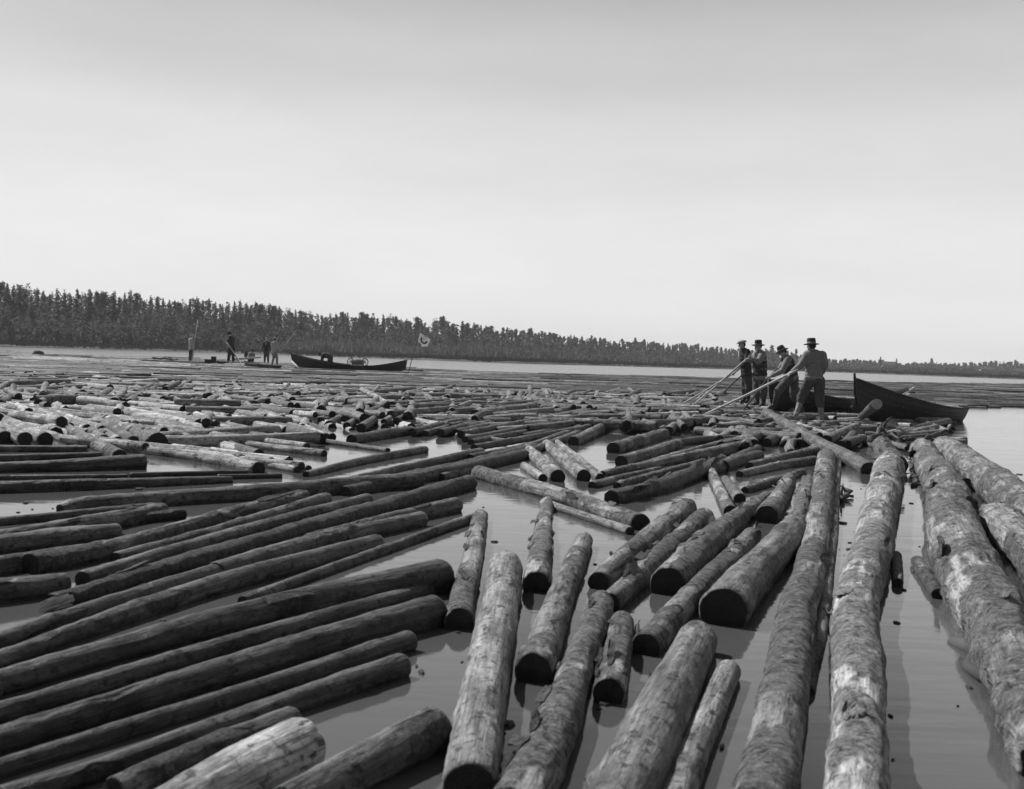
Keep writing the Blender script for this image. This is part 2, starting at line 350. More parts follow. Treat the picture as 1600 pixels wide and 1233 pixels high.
def B(desc, x0, y0, x1, y1, n, dx, dy, w0, w1, tone, bark=0.4, jit=0.12, z=0.0, group=None):
    for i in range(n):
        t = 0 if n == 1 else i / (n - 1)
        x = x0 + (x1 - x0) * t + (rnd.uniform(-3, 3) if n > 1 else 0); y = y0 + (y1 - y0) * t + (rnd.uniform(-1.5, 1.5) if n > 1 else 0)
        k = 1 + rnd.uniform(-0.25, 0.25) if n > 1 else 1
        ddx = dx * k + rnd.uniform(-jit, jit) * abs(dx) * 0.5; ddy = dy * k + rnd.uniform(-jit, jit) * (abs(dy) + 6)
        s = rnd.uniform(0.85, 1.15) if n > 1 else 1
        lab = desc if n == 1 else ORD[i] + ' from the left ' + desc
        auto(lab, [(x, y, w0 * s), (x + ddx, y + ddy, w1 * s)], tone * rnd.uniform(0.75, 1.25), bark + rnd.uniform(-0.25, 0.25), group or 'floating timber logs', z=z + (rnd.uniform(0, 0.05)))

# --- the dark logs lying to the lower left
H('thick dark wet log ending in a broad black cut beside the upright bark log', [(-20, 1080, 40), (20, 1063, 44), (400, 960, 46), (692, 903, 60)], 0.085, 0.15)
H('slim dark log wedged below the thickest log of the dark rows', [(-20, 1122, 32), (20, 1110, 34), (400, 995, 30), (668, 922, 28)], 0.11, 0.15)
H('thick dark log with ragged black end touching the round cut of the upright log', [(-20, 1165, 48), (20, 1152, 48), (400, 1036, 50), (680, 957, 54)], 0.085, 0.25)
H('dark log with worn rounded tip below the ragged thick one', [(-30, 1212, 34), (60, 1184, 34), (400, 1078, 33), (640, 1002, 36)], 0.095, 0.2)
H('lowest long dark log of the rows with pale knot at its rounded end', [(0, 1248, 40), (150, 1205, 40), (400, 1117, 41), (628, 1040, 43)], 0.095, 0.2)
H('dim grey log whose round tip lies behind the pale cut log', [(180, 1240, 50), (300, 1190, 52), (458, 1130, 52)], 0.13, 0.3)
H('pale bark log with flat slanting cut at the bottom corner', [(250, 1290, 96), (360, 1226, 96), (478, 1168, 92)], 0.40, 0.35)
H('blunt brown log with chamfered nose rising from the bottom edge', [(440, 1262, 66), (540, 1212, 72), (675, 1140, 76)], 0.13, 0.2)
H('smooth dark log with bright upper edge along the thickest dark log', [(-20, 1037, 30), (20, 1025, 31), (330, 918, 34), (590, 849, 30)], 0.12, 0.15)
H('thin pole-like log ending beside the tip of the upright bark log', [(380, 940, 17), (560, 873, 17), (742, 808, 15)], 0.15, 0.3)
H('dark log with bumpy end resting in the fan of dark logs', [(335, 895, 34), (480, 852, 30), (660, 812, 26)], 0.13, 0.35)
H('log with split collar near its tip below the rough dark log', [(480, 846, 24), (600, 815, 24), (714, 790, 26)], 0.14, 0.4)
H('black shadowed log behind the smooth one with the bright upper edge', [(-20, 1010, 34), (20, 998, 34), (200, 938, 33), (380, 882, 30)], 0.07, 0.3)
H('rough dark bark log with bright splintered butt over the water gap', [(104, 938, 28), (250, 892, 28), (400, 848, 27), (735, 755, 24)], 0.12, 0.9, 1.6)
H('narrow log lying between two rough bark logs in the dark fan', [(128, 905, 28), (300, 854, 24), (574, 781, 22)], 0.14, 0.3)
H('short-tipped log above the narrow one with knobbly grey end', [(180, 873, 20), (340, 830, 20), (510, 779, 20)], 0.15, 0.4)
H('rough log with curled bark end that leads to a bulging grey butt', [(48, 884, 38), (160, 862, 34), (300, 822, 26), (472, 778, 28)], 0.15, 0.6, 1.5)
H('big smooth sunlit log with wedge-cut butt beside the small open water', [(95, 797, 18), (150, 788, 26), (400, 771, 28), (560, 759, 29), (655, 752, 28)], 0.17, 0.1)
H('grey log with pale scuffed side at the frame edge under the wedge-cut log', [(-30, 848, 30), (80, 832, 34), (255, 800, 28)], 0.17, 0.4)
H('stubby log lying on top of the scuffed grey log', [(-30, 856, 30), (80, 842, 34), (184, 832, 30)], 0.15, 0.25)
H('slim log behind the scuffed grey log with smooth top', [(-30, 818, 16), (240, 793, 18)], 0.14, 0.2)
H('dark stub poking out behind the scuffed grey log', [(215, 812, 20), (288, 804, 20)], 0.05, 0.3)
H('smooth log at the frame edge below the stubby one', [(-30, 890, 36), (60, 876, 34), (150, 862, 30)], 0.11, 0.2)
H('black-sided log above the pool of water at the frame edge', [(-30, 930, 44), (40, 922, 42), (104, 914, 36)], 0.10, 0.2)
H('big dark log with blunt rounded end beside the row of black cuts', [(-30, 733, 18), (100, 729, 22), (226, 723, 28)], 0.09, 0.15)
H('thin dark log tucked above the big blunt one', [(-30, 717, 12), (158, 712, 13)], 0.09, 0.1)
H('short smooth log directly under the row of black cut ends', [(-30, 702, 12), (137, 702, 13)], 0.14, 0.2)
H('thin dark log ending over the long one with pale tip', [(203, 743, 10), (387, 738, 8)], 0.09, 0.1)
H('slender log showing a bright line of water above it', [(-30, 747, 9), (200, 745, 9)], 0.12, 0.1)
H('dark spar lying against the pale-tipped long log', [(340, 746, 10), (440, 744, 9)], 0.06, 0.1)
H('long dark log with small pale tip above the water pool', [(-30, 764, 22), (150, 758, 20), (362, 750, 13)], 0.11, 0.2)
for s_ in LOGS: s_['fl'] = 0.6; s_['tone'] *= 0.85; s_['rough'] = max(1.5, s_['rough'] * 1.3); s_['calm'] = True
for s_ in LOGS:
    if 'flat slanting cut' in s_['label']: s_['rough'] = 0.9; s_['bark'] = 0.25; s_['tone'] = 0.42
# --- upright and leaning bark logs in the open water
H('slim upright bark log with round black end beside the ragged dark log', [(718, 972, 45), (752, 806, 24)], 0.24, 0.45, 1.1)
H('wide pale smooth log standing nearly upright down to the bottom edge', [(735, 1236, 88), (762, 1050, 70), (787, 886, 56)], 0.23, 0.12, 1.0)
H('upright log with torn bark ring above its round black end', [(839, 914, 44), (846, 860, 34), (856, 784, 18)], 0.28, 0.55, 1.2)
H('leaning peeled log with large dark round end in open water', [(837, 1050, 62), (872, 950, 46), (911, 845, 28)], 0.24, 0.3)
H('thick mottled bark log leaning from the bottom edge to a ringed top', [(800, 1275, 90), (855, 1165, 72), (905, 1045, 50), (942, 943, 38)], 0.27, 0.65, 1.3)
H('short ringed bark log with black end beside the thick mottled one', [(950, 1085, 52), (962, 1025, 44), (972, 972, 34)], 0.24, 0.6, 1.3)
H('leaning log with oval dark end in front of the crossing boom log', [(934, 911, 36), (1005, 852, 36), (1072, 796, 36)], 0.20, 0.4)
H('spotted leaning log with two-lobed top between two dark ends', [(952, 945, 36), (1030, 875, 36), (1102, 808, 32)], 0.19, 0.7, 1.3)
H('stout leaning log with large black end under the spotted log', [(1042, 914, 58), (1110, 845, 42), (1200, 776, 18)], 0.24, 0.5, 1.2)
H('long leaning log reaching past the ringed stub to a small black end', [(1012, 1012, 44), (1090, 925, 40), (1176, 838, 30)], 0.21, 0.45, 1.2)
H('broad grey log with double end face and white waterline', [(1134, 956, 80), (1185, 895, 62), (1240, 826, 44)], 0.15, 0.3)
H('widest smooth brown log with rounded shoulder at the bottom edge', [(950, 1300, 118), (1020, 1140, 96), (1088, 1000, 62)], 0.16, 0.15, 0.8)
H('grey log with slanting broken top and dark slit along its side', [(1050, 1270, 60), (1095, 1150, 48), (1138, 1050, 38)], 0.22, 0.2)
H('very long rough bark log running from the bottom edge to the jumble', [(1185, 1290, 110), (1205, 1213, 90), (1243, 970, 58), (1275, 850, 42), (1291, 714, 28)], 0.24, 0.6, 1.3)
H('thin sunk log hugging the very long rough bark log', [(1262, 1080, 22), (1295, 900, 18), (1310, 716, 12)], 0.16, 0.3)
H('pale sunlit curved bark log standing alone in open water', [(1335, 1310, 108), (1338, 1213, 94), (1341, 1050, 76), (1352, 900, 64), (1392, 730, 46)], 0.38, 0.5, 1.2)
H('massive bark log with broken shaggy side reaching the frame edge', [(1437, 702, 34), (1470, 750, 52), (1500, 850, 84), (1545, 960, 96), (1592, 1070, 104), (1650, 1190, 116)], 0.26, 0.6, 2.0)
H('smooth grey log sloping out of frame beside the massive shaggy one', [(1478, 700, 38), (1555, 760, 58), (1645, 830, 74)], 0.22, 0.3)
H('grey butt log lying below the sloping smooth one at the frame edge', [(1555, 815, 60), (1605, 860, 68), (1680, 930, 80)], 0.24, 0.5, 1.4)
H('tiny floating stub alone between the pale log and the massive log', [(1403, 912, 18), (1400, 868, 15)], 0.16, 0.5)
H('small bark stub against the shaggy side of the massive log', [(1466, 930, 22), (1434, 878, 20)], 0.18, 0.8, 1.6)
H('boom log crossing open water with split black end', [(748, 740, 24), (880, 778, 28), (1000, 819, 32)], 0.23, 0.45, 1.2)
H('peeled lower half of the split boom log', [(850, 786, 14), (985, 831, 16)], 0.24, 0.2)
# --- middle ground, right of centre
H('peeled log with black round end beside its twin above the boom log', [(872, 746, 25), (824, 702, 17)], 0.30, 0.3)
H('peeled twin log with bold black end above the boom log', [(912, 745, 25), (854, 694, 16)], 0.28, 0.3)
H('short peeled log left of the two twins', [(848, 748, 15), (818, 728, 13)], 0.30, 0.3)
H('narrow log right of the peeled twins', [(938, 746, 14), (870, 692, 12)], 0.27, 0.2)
H('thin log pointing at the peeled twins from the rough pile', [(925, 759, 14), (1030, 733, 10)], 0.17, 0.5)
H('thin spotted log below the fallen white mark', [(964, 760, 14), (1100, 722, 12)], 0.19, 0.5)
H('log with dark disc end above the peeled twins', [(970, 722, 22), (1060, 694, 16)], 0.19, 0.5)
H('slim log whose dark end meets the disc-ended log', [(1003, 728, 15), (1140, 690, 12)], 0.18, 0.4)
H('stout log with round dark end in the small inlet', [(960, 702, 23), (1037, 678, 18)], 0.2, 0.4)
H('smooth dark bent log crossing above the top-lit one', [(1048, 694, 13), (1100, 689, 15), (1160, 688, 16)], 0.08, 0.1)
H('top-lit log with round end near the men', [(942, 741, 11), (1040, 722, 15), (1162, 699, 22)], 0.2, 0.4)
H('shaggy bark log at the edge of the rough pile', [(955, 779, 26), (1040, 758, 26), (1130, 722, 22)], 0.13, 0.95, 2.0)
H('ragged bark log half sunk behind the shaggy one', [(1000, 770, 20), (1080, 744, 20), (1185, 712, 18)], 0.14, 0.9, 2.0)
H('lone upright log slanting down beside the black-ended stub', [(1142, 799, 20), (1110, 733, 15)], 0.28, 0.4)
H('stub with bold round black end over the lone upright log', [(1155, 780, 21), (1133, 750, 15)], 0.26, 0.5)
H('log with dark pointed end beneath the ragged bark', [(1130, 730, 22), (1185, 700, 12)], 0.14, 0.6)
H('round-tipped log lying highest in the pile against the big plank', [(1170, 729, 14), (1282, 703, 16)], 0.22, 0.5)
H('second round-tipped log under the highest one', [(1156, 742, 13), (1220, 728, 15), (1274, 720, 17)], 0.22, 0.5)
H('slim log lowest in the pile of round-tipped logs', [(1164, 767, 13), (1255, 738, 13)], 0.19, 0.5)
H('wide log with huge black end near the round-tipped pile', [(1199, 808, 36), (1234, 748, 20)], 0.27, 0.55, 1.2)
H('shaggy log jammed against the very long rough bark log', [(1248, 820, 26), (1264, 752, 20)], 0.26, 0.8, 1.6)
H('long dark squared beam leading from the men to the water', [(1196, 646, 16, 0.16), (1280, 692, 20, 0.08), (1358, 734, 26, 0.0)], 0.13, 0.15, 0.7)
H('thin peeled log above the squared beam', [(1247, 665, 10, 0.1), (1318, 687, 8, 0.05)], 0.33, 0.2)
H('straight pale log at the feet of the backward-facing man', [(1284, 661, 8, 0.08), (1405, 671, 8, 0.05)], 0.26, 0.2)
H('thin log lying along the stranded boat keel', [(1408, 671, 7, 0.05), (1466, 676, 6, 0.03)], 0.2, 0.2)
H('short log tip reaching open water below the boat', [(1435, 688, 9), (1511, 691, 10)], 0.2, 0.2)
H('thick broken stump log behind the pale curved log', [(1400, 728, 36), (1376, 694, 26)], 0.2, 0.7, 1.6)
H('light blunt log under the striding man', [(1212, 636, 15, 0.1), (1246, 648, 15, 0.08)], 0.3, 0.3)
H('light log under the boots of the backward-facing man', [(1247, 650, 11, 0.08), (1296, 652, 10, 0.06)], 0.3, 0.2)
H('pale log with round light end leaning on the stranded boat', [(1345, 652, 9, 0.19), (1370, 632, 18, 0.56)], 0.12, 0.1, 0.8, light_end=True)
# --- middle ground, left half
H('broad bark log slanting down beside the black ends', [(98, 668, 18), (140, 690, 20), (186, 713, 22)], 0.2, 0.5)
H('log with big half-sunk black end in the left band', [(247, 693, 34), (165, 658, 24)], 0.27, 0.7, 1.3)
H('long peeled log bordering the small patch of water', [(155, 697, 13), (300, 713, 20), (405, 733, 24)], 0.28, 0.2)
H('raised log with black squared end above the row of cuts', [(96, 660, 20, 0.12), (20, 648, 15, 0.1)], 0.33, 0.2)
H('log tucked under the raised one with leaning black end', [(97, 674, 14), (30, 664, 12)], 0.34, 0.2)
H('small log with round black end next to the four cuts', [(110, 690, 14), (60, 672, 12)], 0.3, 0.3)
H('stubby log with upright black end where the light band closes', [(507, 710, 13), (380, 695, 14)], 0.27, 0.3)
H('log with glinting wet top and small black end', [(606, 704, 9), (478, 686, 10)], 0.2, 0.1)
H('light log with low black end above the pale band', [(450, 676, 20), (335, 655, 16)], 0.3, 0.3)
H('log pair member with jagged black end near the open patch', [(464, 735, 13), (330, 712, 14)], 0.28, 0.3)
H('short log with black end beside the jagged one', [(482, 733, 12), (390, 716, 12)], 0.28, 0.3)
H('dark ringed log with blunt end at the small lagoon', [(549, 688, 19), (640, 674, 16)], 0.09, 0.4)
H('dark log with boxy end left of the lagoon', [(440, 650, 14), (548, 640, 12)], 0.09, 0.4)
H('tilted peeled log propped high in the left jumble', [(566, 609, 8, 0.25), (606, 632, 11, 0.1)], 0.3, 0.2)
H('dark long log below the propped one', [(520, 648, 10), (628, 635, 11)], 0.10, 0.3)
H('sweeping log with rounded tip at the lagoon edge', [(478, 742, 12), (570, 720, 14), (664, 703, 13)], 0.15, 0.3)
H('long sweeping log with knee-shaped end in the dark sheaf', [(520, 757, 12), (640, 730, 14), (752, 708, 17)], 0.14, 0.2)
H('rough log that starts behind the wedge-cut log', [(600, 752, 16), (730, 728, 20), (835, 700, 16)], 0.12, 0.9, 1.6)
H('rough log in the sheaf that ends by the peeled twins', [(540, 770, 20), (680, 742, 22), (820, 712, 18)], 0.12, 0.9, 1.6)
H('long grey log rising toward the inlet', [(690, 746, 14), (800, 715, 13), (905, 678, 13)], 0.16, 0.4)
H('upper long grey log ending at the inlet', [(735, 716, 12), (840, 694, 13), (937, 657, 13)], 0.17, 0.4)
H('grey log with big dark rounded end facing the inlet', [(896, 691, 18), (945, 668, 17), (988, 645, 14)], 0.19, 0.5)
H('pale short log at the lagoon tip', [(714, 681, 10), (790, 690, 9)], 0.24, 0.3)
B('of the broad sunlit logs with black ends beside the dark rows', 8, 687, 72, 688, 3, -75, -36, 27, 18, 0.32, 0.3, 0.08)
B('of the log ends behind the bark log on the left band', 161, 688, 208, 691, 3, -52, -32, 16, 13, 0.28, 0.6, 0.08)
B('of the long grey logs beside the light band', 300, 652, 480, 698, 7, -190, -24, 13, 13, 0.27, 0.35, 0.08)
B('of the long pale logs crossing the left band', 60, 640, 300, 668, 7, -170, -18, 12, 11, 0.30, 0.3, 0.08)
B('of the pale logs that fill the left band', 230, 700, 450, 725, 5, -150, -18, 15, 14, 0.27, 0.3, 0.08)
B('of the fallen logs in the left band', 280, 690, 420, 690, 5, -130, -22, 13, 13, 0.28, 0.5, 0.08)
B('of the logs with small black ends stacked in the left band', 338, 643, 394, 672, 4, -110, -18, 11, 10, 0.27, 0.3, 0.08)
B('of the leaning logs behind the left band', 170, 630, 262, 641, 6, 62, -20, 11, 9, 0.17, 0.4, 0.1)
B('of the three short logs with round black ends', 302, 632, 328, 633, 3, 30, -14, 13, 10, 0.26, 0.3, 0.05)
B('steep short log with dark end beside the three round ends', 363, 637, 363, 637, 1, -16, -19, 17, 14, 0.27, 0.3)
B('of the small logs stacked around the black gap', 417, 626, 446, 630, 4, -26, -14, 12, 10, 0.2, 0.4, 0.1, 0.06)
B('of the light logs above the boxy-ended dark one', 330, 598, 520, 612, 6, -70, -8, 8, 7, 0.3, 0.3, 0.1)
B('of the logs beneath the tilted peeled one', 489, 661, 566, 669, 4, 30, -18, 13, 10, 0.2, 0.5, 0.1)
B('of the logs with black ends along the lagoon', 622, 677, 710, 677, 5, 62, -16, 12, 9, 0.16, 0.5, 0.06)
B('of the light logs reaching the lagoon from the left jumble', 498, 684, 522, 682, 3, -50, -24, 13, 10, 0.27, 0.4, 0.08)
B('of the short logs lying askew above the lagoon', 600, 660, 700, 652, 6, 34, -18, 12, 10, 0.2, 0.5, 0.1, 0.05)
B('of the long logs sweeping to the middle of the jumble', 716, 672, 742, 700, 5, 180, -34, 12, 10, 0.15, 0.4, 0.06)
B('of the long logs fanning above the lagoon', 640, 650, 700, 668, 4, 170, -22, 11, 9, 0.15, 0.5, 0.08)
B('of the upright stubs in the centre jumble', 790, 628, 860, 632, 7, 4, -14, 10, 9, 0.24, 0.4, 0.5, 0.06)
B('of the stubs with dark bases in the right jumble', 987, 667, 1045, 674, 5, 22, -20, 14, 12, 0.21, 0.4, 0.2)
B('of the logs with big black ends below the pole tips', 1066, 664, 1098, 663, 3, -28, -28, 16, 11, 0.24, 0.4, 0.1)
B('of the dark stubs in the heap where the poles end', 1075, 646, 1210, 655, 7, 16, -10, 11, 9, 0.12, 0.5, 0.5, 0.06)
B('of the logs heaped below the pole tips', 1115, 672, 1215, 690, 7, 34, -18, 12, 10, 0.17, 0.5, 0.3)
B('of the short logs on the heap beneath the striding man', 1165, 655, 1245, 690, 6, 26, -22, 11, 9, 0.2, 0.6, 0.4, 0.05)
B('of the rough logs behind the squared beam', 1250, 668, 1370, 690, 7, 60, 14, 10, 9, 0.2, 0.6, 0.3)
B('of the sodden logs between the stump and the boat', 1300, 674, 1460, 690, 7, 40, -3, 9, 8, 0.17, 0.5, 0.6)
B('of the upright stubs beside the squared beam', 1235, 707, 1268, 705, 2, 6, -20, 14, 12, 0.24, 0.4, 0.1)
B('of the pale logs packed between the light bands', 120, 650, 460, 690, 9, -170, -20, 13, 12, 0.33, 0.3, 0.08)
B('of the pale logs nearest the patch of open water', 330, 712, 470, 728, 4, -150, -17, 15, 14, 0.33, 0.3, 0.06)
B('of the slanting pale logs above the four black cuts', 60, 664, 160, 672, 5, -70, -24, 14, 12, 0.36, 0.4, 0.08)
B('of the tangled logs below the boxy-ended log', 440, 655, 500, 680, 5, -60, -18, 13, 11, 0.3, 0.5, 0.2)
for s_ in LOGS:
    c_ = s_['ctrl']
    if c_[0][0] < 520 and 630 < c_[0][1] < 745 and s_['tone'] > 0.25: s_['tone'] *= 1.3
# random jumble of short-looking logs with ends toward the camera
def jumble(desc, x0, x1, y0, y1, n, zmax, tone, seed):
    g = random.Random(seed)
    for i in range(n):
        x = g.uniform(x0, x1); y = g.uniform(y0, y1); h = max(20, y - horizon_y(x)); w = h / CAMH * g.uniform(0.15, 0.24)
        u = g.random(); z = g.uniform(0, zmax)
        if u < 0.65: dx, dy = g.uniform(-0.5, 0.9) * h * 0.5, -g.uniform(0.10, 0.20) * h
        else: dx, dy = g.choice((-1, 1)) * g.uniform(0.8, 1.6) * h, -g.uniform(0.0, 0.14) * h
        tn = tone * g.uniform(0.6, 1.5); bk = g.uniform(0.1, 0.8)
        words = ('thin' if w / h < 0.14 else 'stout') + ' ' + ('dark' if tn < 0.16 else 'grey' if tn < 0.24 else 'pale') + ' ' + ('barky' if bk > 0.45 else 'peeled') + ' log ' + ('end-on' if u < 0.65 and abs(dx) < 0.2 * h else 'slanting' if u < 0.65 else 'lengthwise')
        auto(desc.replace('small weathered log', words), [(x, y, w, z), (x + dx, y + dy, w * 0.8 * (1 - 0.1), z + g.uniform(-0.04, 0.06 if u < .65 else .04))], tn, bk, 'logs of the distant jumble')
jumble('small weathered log in the jumble behind the left band', -20, 520, 604, 632, 90, 0.14, 0.2, 1)
jumble('small weathered log in the jumble above the lagoon', 460, 760, 612, 655, 90, 0.16, 0.2, 2)
jumble('small weathered log in the jumble at the centre', 740, 1120, 616, 640, 120, 0.16, 0.2, 3)
jumble('small weathered log in the jumble before the poles', 960, 1200, 632, 668, 67, 0.14, 0.18, 4)
jumble('small weathered log in the jumble near the boots', 1120, 1330, 642, 700, 40, 0.08, 0.18, 5)

def bark_flakes(o, s, mid, X, T, side, up, sarc, Rd, seed, na, lc):
    """pieces of bark that have come loose and curl off the log"""
    g = np.random.default_rng(int(seed * 13) + 2); L = sarc[-1]
    for k in range(int(3 + 6 * s['bark'] * s['rough']) if not s.get('calm') else 4):
        s0 = g.uniform(0.03, 0.92) * L; ls = g.uniform(0.05, 0.22) * s['rough']; a0 = g.uniform(0.1, 3.04) ; wa = g.uniform(0.25, 0.8); lift = g.uniform(0.006, 0.035) * (s['rough'] if not s.get('calm') else 0.5); e = g.integers(0, 2)
        A, Bq = 6, 5; VV = []; LL = []
        for lay in (0, 1):
            for i in range(A + 1):
                u = i / A; ss = min(L, s0 + ls * (u + 0.12 * g.normal() * (0 < i < A) * 0.5)); X_ = np.array([np.interp(ss, sarc, X[:, c]) for c in range(3)]); j = int(np.searchsorted(sarc, ss).clip(0, len(sarc) - 1))
                for q in range(Bq + 1):
                    v = q / Bq; a = a0 + (v - 0.5) * wa * (1 - 0.5 * (2 * u - 1) ** 2); rr = Rd[j, int(a / 6.2832 * na) % na] + 0.002 + lift * ((v if e else u) ** 2) + 0.003 * lay
                    g.uniform(); VV.append(X_ + (side[j] * math.cos(a) + up[j] * math.sin(a)) * rr + T[j] * (0.015 * math.sin(v * 17 + k)) - mid); LL.append((rr * math.cos(a) + seed, rr * math.sin(a), ss))
        n = (A + 1) * (Bq + 1); F = []
        for i in range(A):
            for q in range(Bq):
                p = i * (Bq + 1) + q; F.append((p, p + Bq + 1, p + Bq + 2, p + 1)); F.append((n + p, n + p + 1, n + p + Bq + 2, n + p + Bq + 1))
        tn = s['tone'] * g.choice([0.35, 0.6, 1.1])
        link('bark_flake', raw_mesh('bark_flake', VV, F, M['log'], {'lc': ('FLOAT_VECTOR', LL), 'bark': ('FLOAT', np.ones(len(VV))), 'tone': ('FLOAT', np.full(len(VV), tn))}), parent=o)
def build_logs():
    # the hand-placed ones and the largest of the others stand alone, up to 300; the rest is one mass
    for s in LOGS:
        c = s['ctrl']; s['size'] = abs(c[0][0] - c[-1][0]) + abs(c[0][1] - c[-1][1]) * 1.5; s['size'] *= 0.5 * (c[0][2] + c[-1][2])
    autos = sorted([s for s in LOGS if not s['hand']], key=lambda s: -s['size']); hands = [s for s in LOGS if s['hand']]
    solo = hands + autos[:300 - len(hands)]; rest = autos[300 - len(hands):]
    for k, s in enumerate(solo):
        rows = log_rows(s['ctrl'], s.get('fl', 0.5)); seed = 1.0 + k * 1.37
        big = max(p[2] for p in s['ctrl']); ln = s['size'] / max(8, 0.5 * (s['ctrl'][0][2] + s['ctrl'][-1][2]))
        na = int(np.clip(big * 1.6, 12, 72)); ns = int(np.clip(ln / 2.6, 10, 240))
        V, lc, bm, X, T, r, side, up, sarc, Rd = log_arrays(rows, ns, na, seed, s['bark'], s['rough'], s['tone'])
        Q = grid_quads(ns, na); n0 = len(V)
        V = np.vstack([V, V[:na].mean(0)[None], V[(ns - 1) * na:ns * na].mean(0)[None]])
        caps = []
        tri = [(n0, (q + 1) % na, q) for q in range(na)] + [(n0 + 1, (ns - 1) * na + q, (ns - 1) * na + (q + 1) % na) for q in range(na)]
        lcx = np.vstack([lc, lc[0][None], lc[-1][None]]); bmx = np.append(bm, [0, 0])
        mid = V.mean(0)
        me = raw_mesh('log', V - mid, [tuple(q) for q in Q.tolist()] + tri, M['log'],
                      {'lc': ('FLOAT_VECTOR', lcx), 'bark': ('FLOAT', bmx), 'tone': ('FLOAT', np.full(len(V), s['tone']))})
        o = link('log', me, loc=mid); tag(o, s['label'], 'log', s['group'])
        if s['bark'] >= 0.4 and big >= 26: bark_flakes(o, s, mid, X, T, side, up, sarc, Rd, seed, na, lc)
        campos = np.array([0, 0, CAMH])
        for e, sg in ((0, -1), (ns - 1, 1)):
            out = T[e] * sg; p = X[e]; d = campos - p; d /= np.linalg.norm(d)
            if 'splintered butt' in s['label'] and e == 0:
                g_ = np.random.default_rng(4); VV = []; F = []
                for q_ in range(60):
                    a_ = g_.uniform(0, 6.28); rr_ = r[0] * g_.uniform(0, 0.95); b_ = X[0] + side[0] * math.cos(a_) * rr_ + up[0] * math.sin(a_) * rr_; w_ = side[0] * 0.012; t_ = b_ + out * g_.uniform(0.05, 0.2) + g_.normal(0, 0.012, 3); i_ = len(VV)
                    VV += [b_ - w_ - mid, b_ + up[0] * 0.016 - mid, b_ + w_ - mid, t_ - mid]; F += [(i_, i_ + 1, i_ + 3), (i_ + 1, i_ + 2, i_ + 3), (i_ + 2, i_, i_ + 3)]
                link('splinters', raw_mesh('splinters', VV, F, M['pole'], smooth=False), parent=o)
            if out.dot(d) > 0.08:
                ring = np.arange(na) + e * na
                if sg > 0: ring = ring[::-1].copy()
                VV, LL, F = end_cap(V, lc, ring, p, T[e], out, None, r[e], seed)
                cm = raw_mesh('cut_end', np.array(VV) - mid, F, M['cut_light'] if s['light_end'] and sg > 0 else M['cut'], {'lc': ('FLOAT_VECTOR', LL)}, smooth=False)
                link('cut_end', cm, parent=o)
    return rest
REST = build_logs()

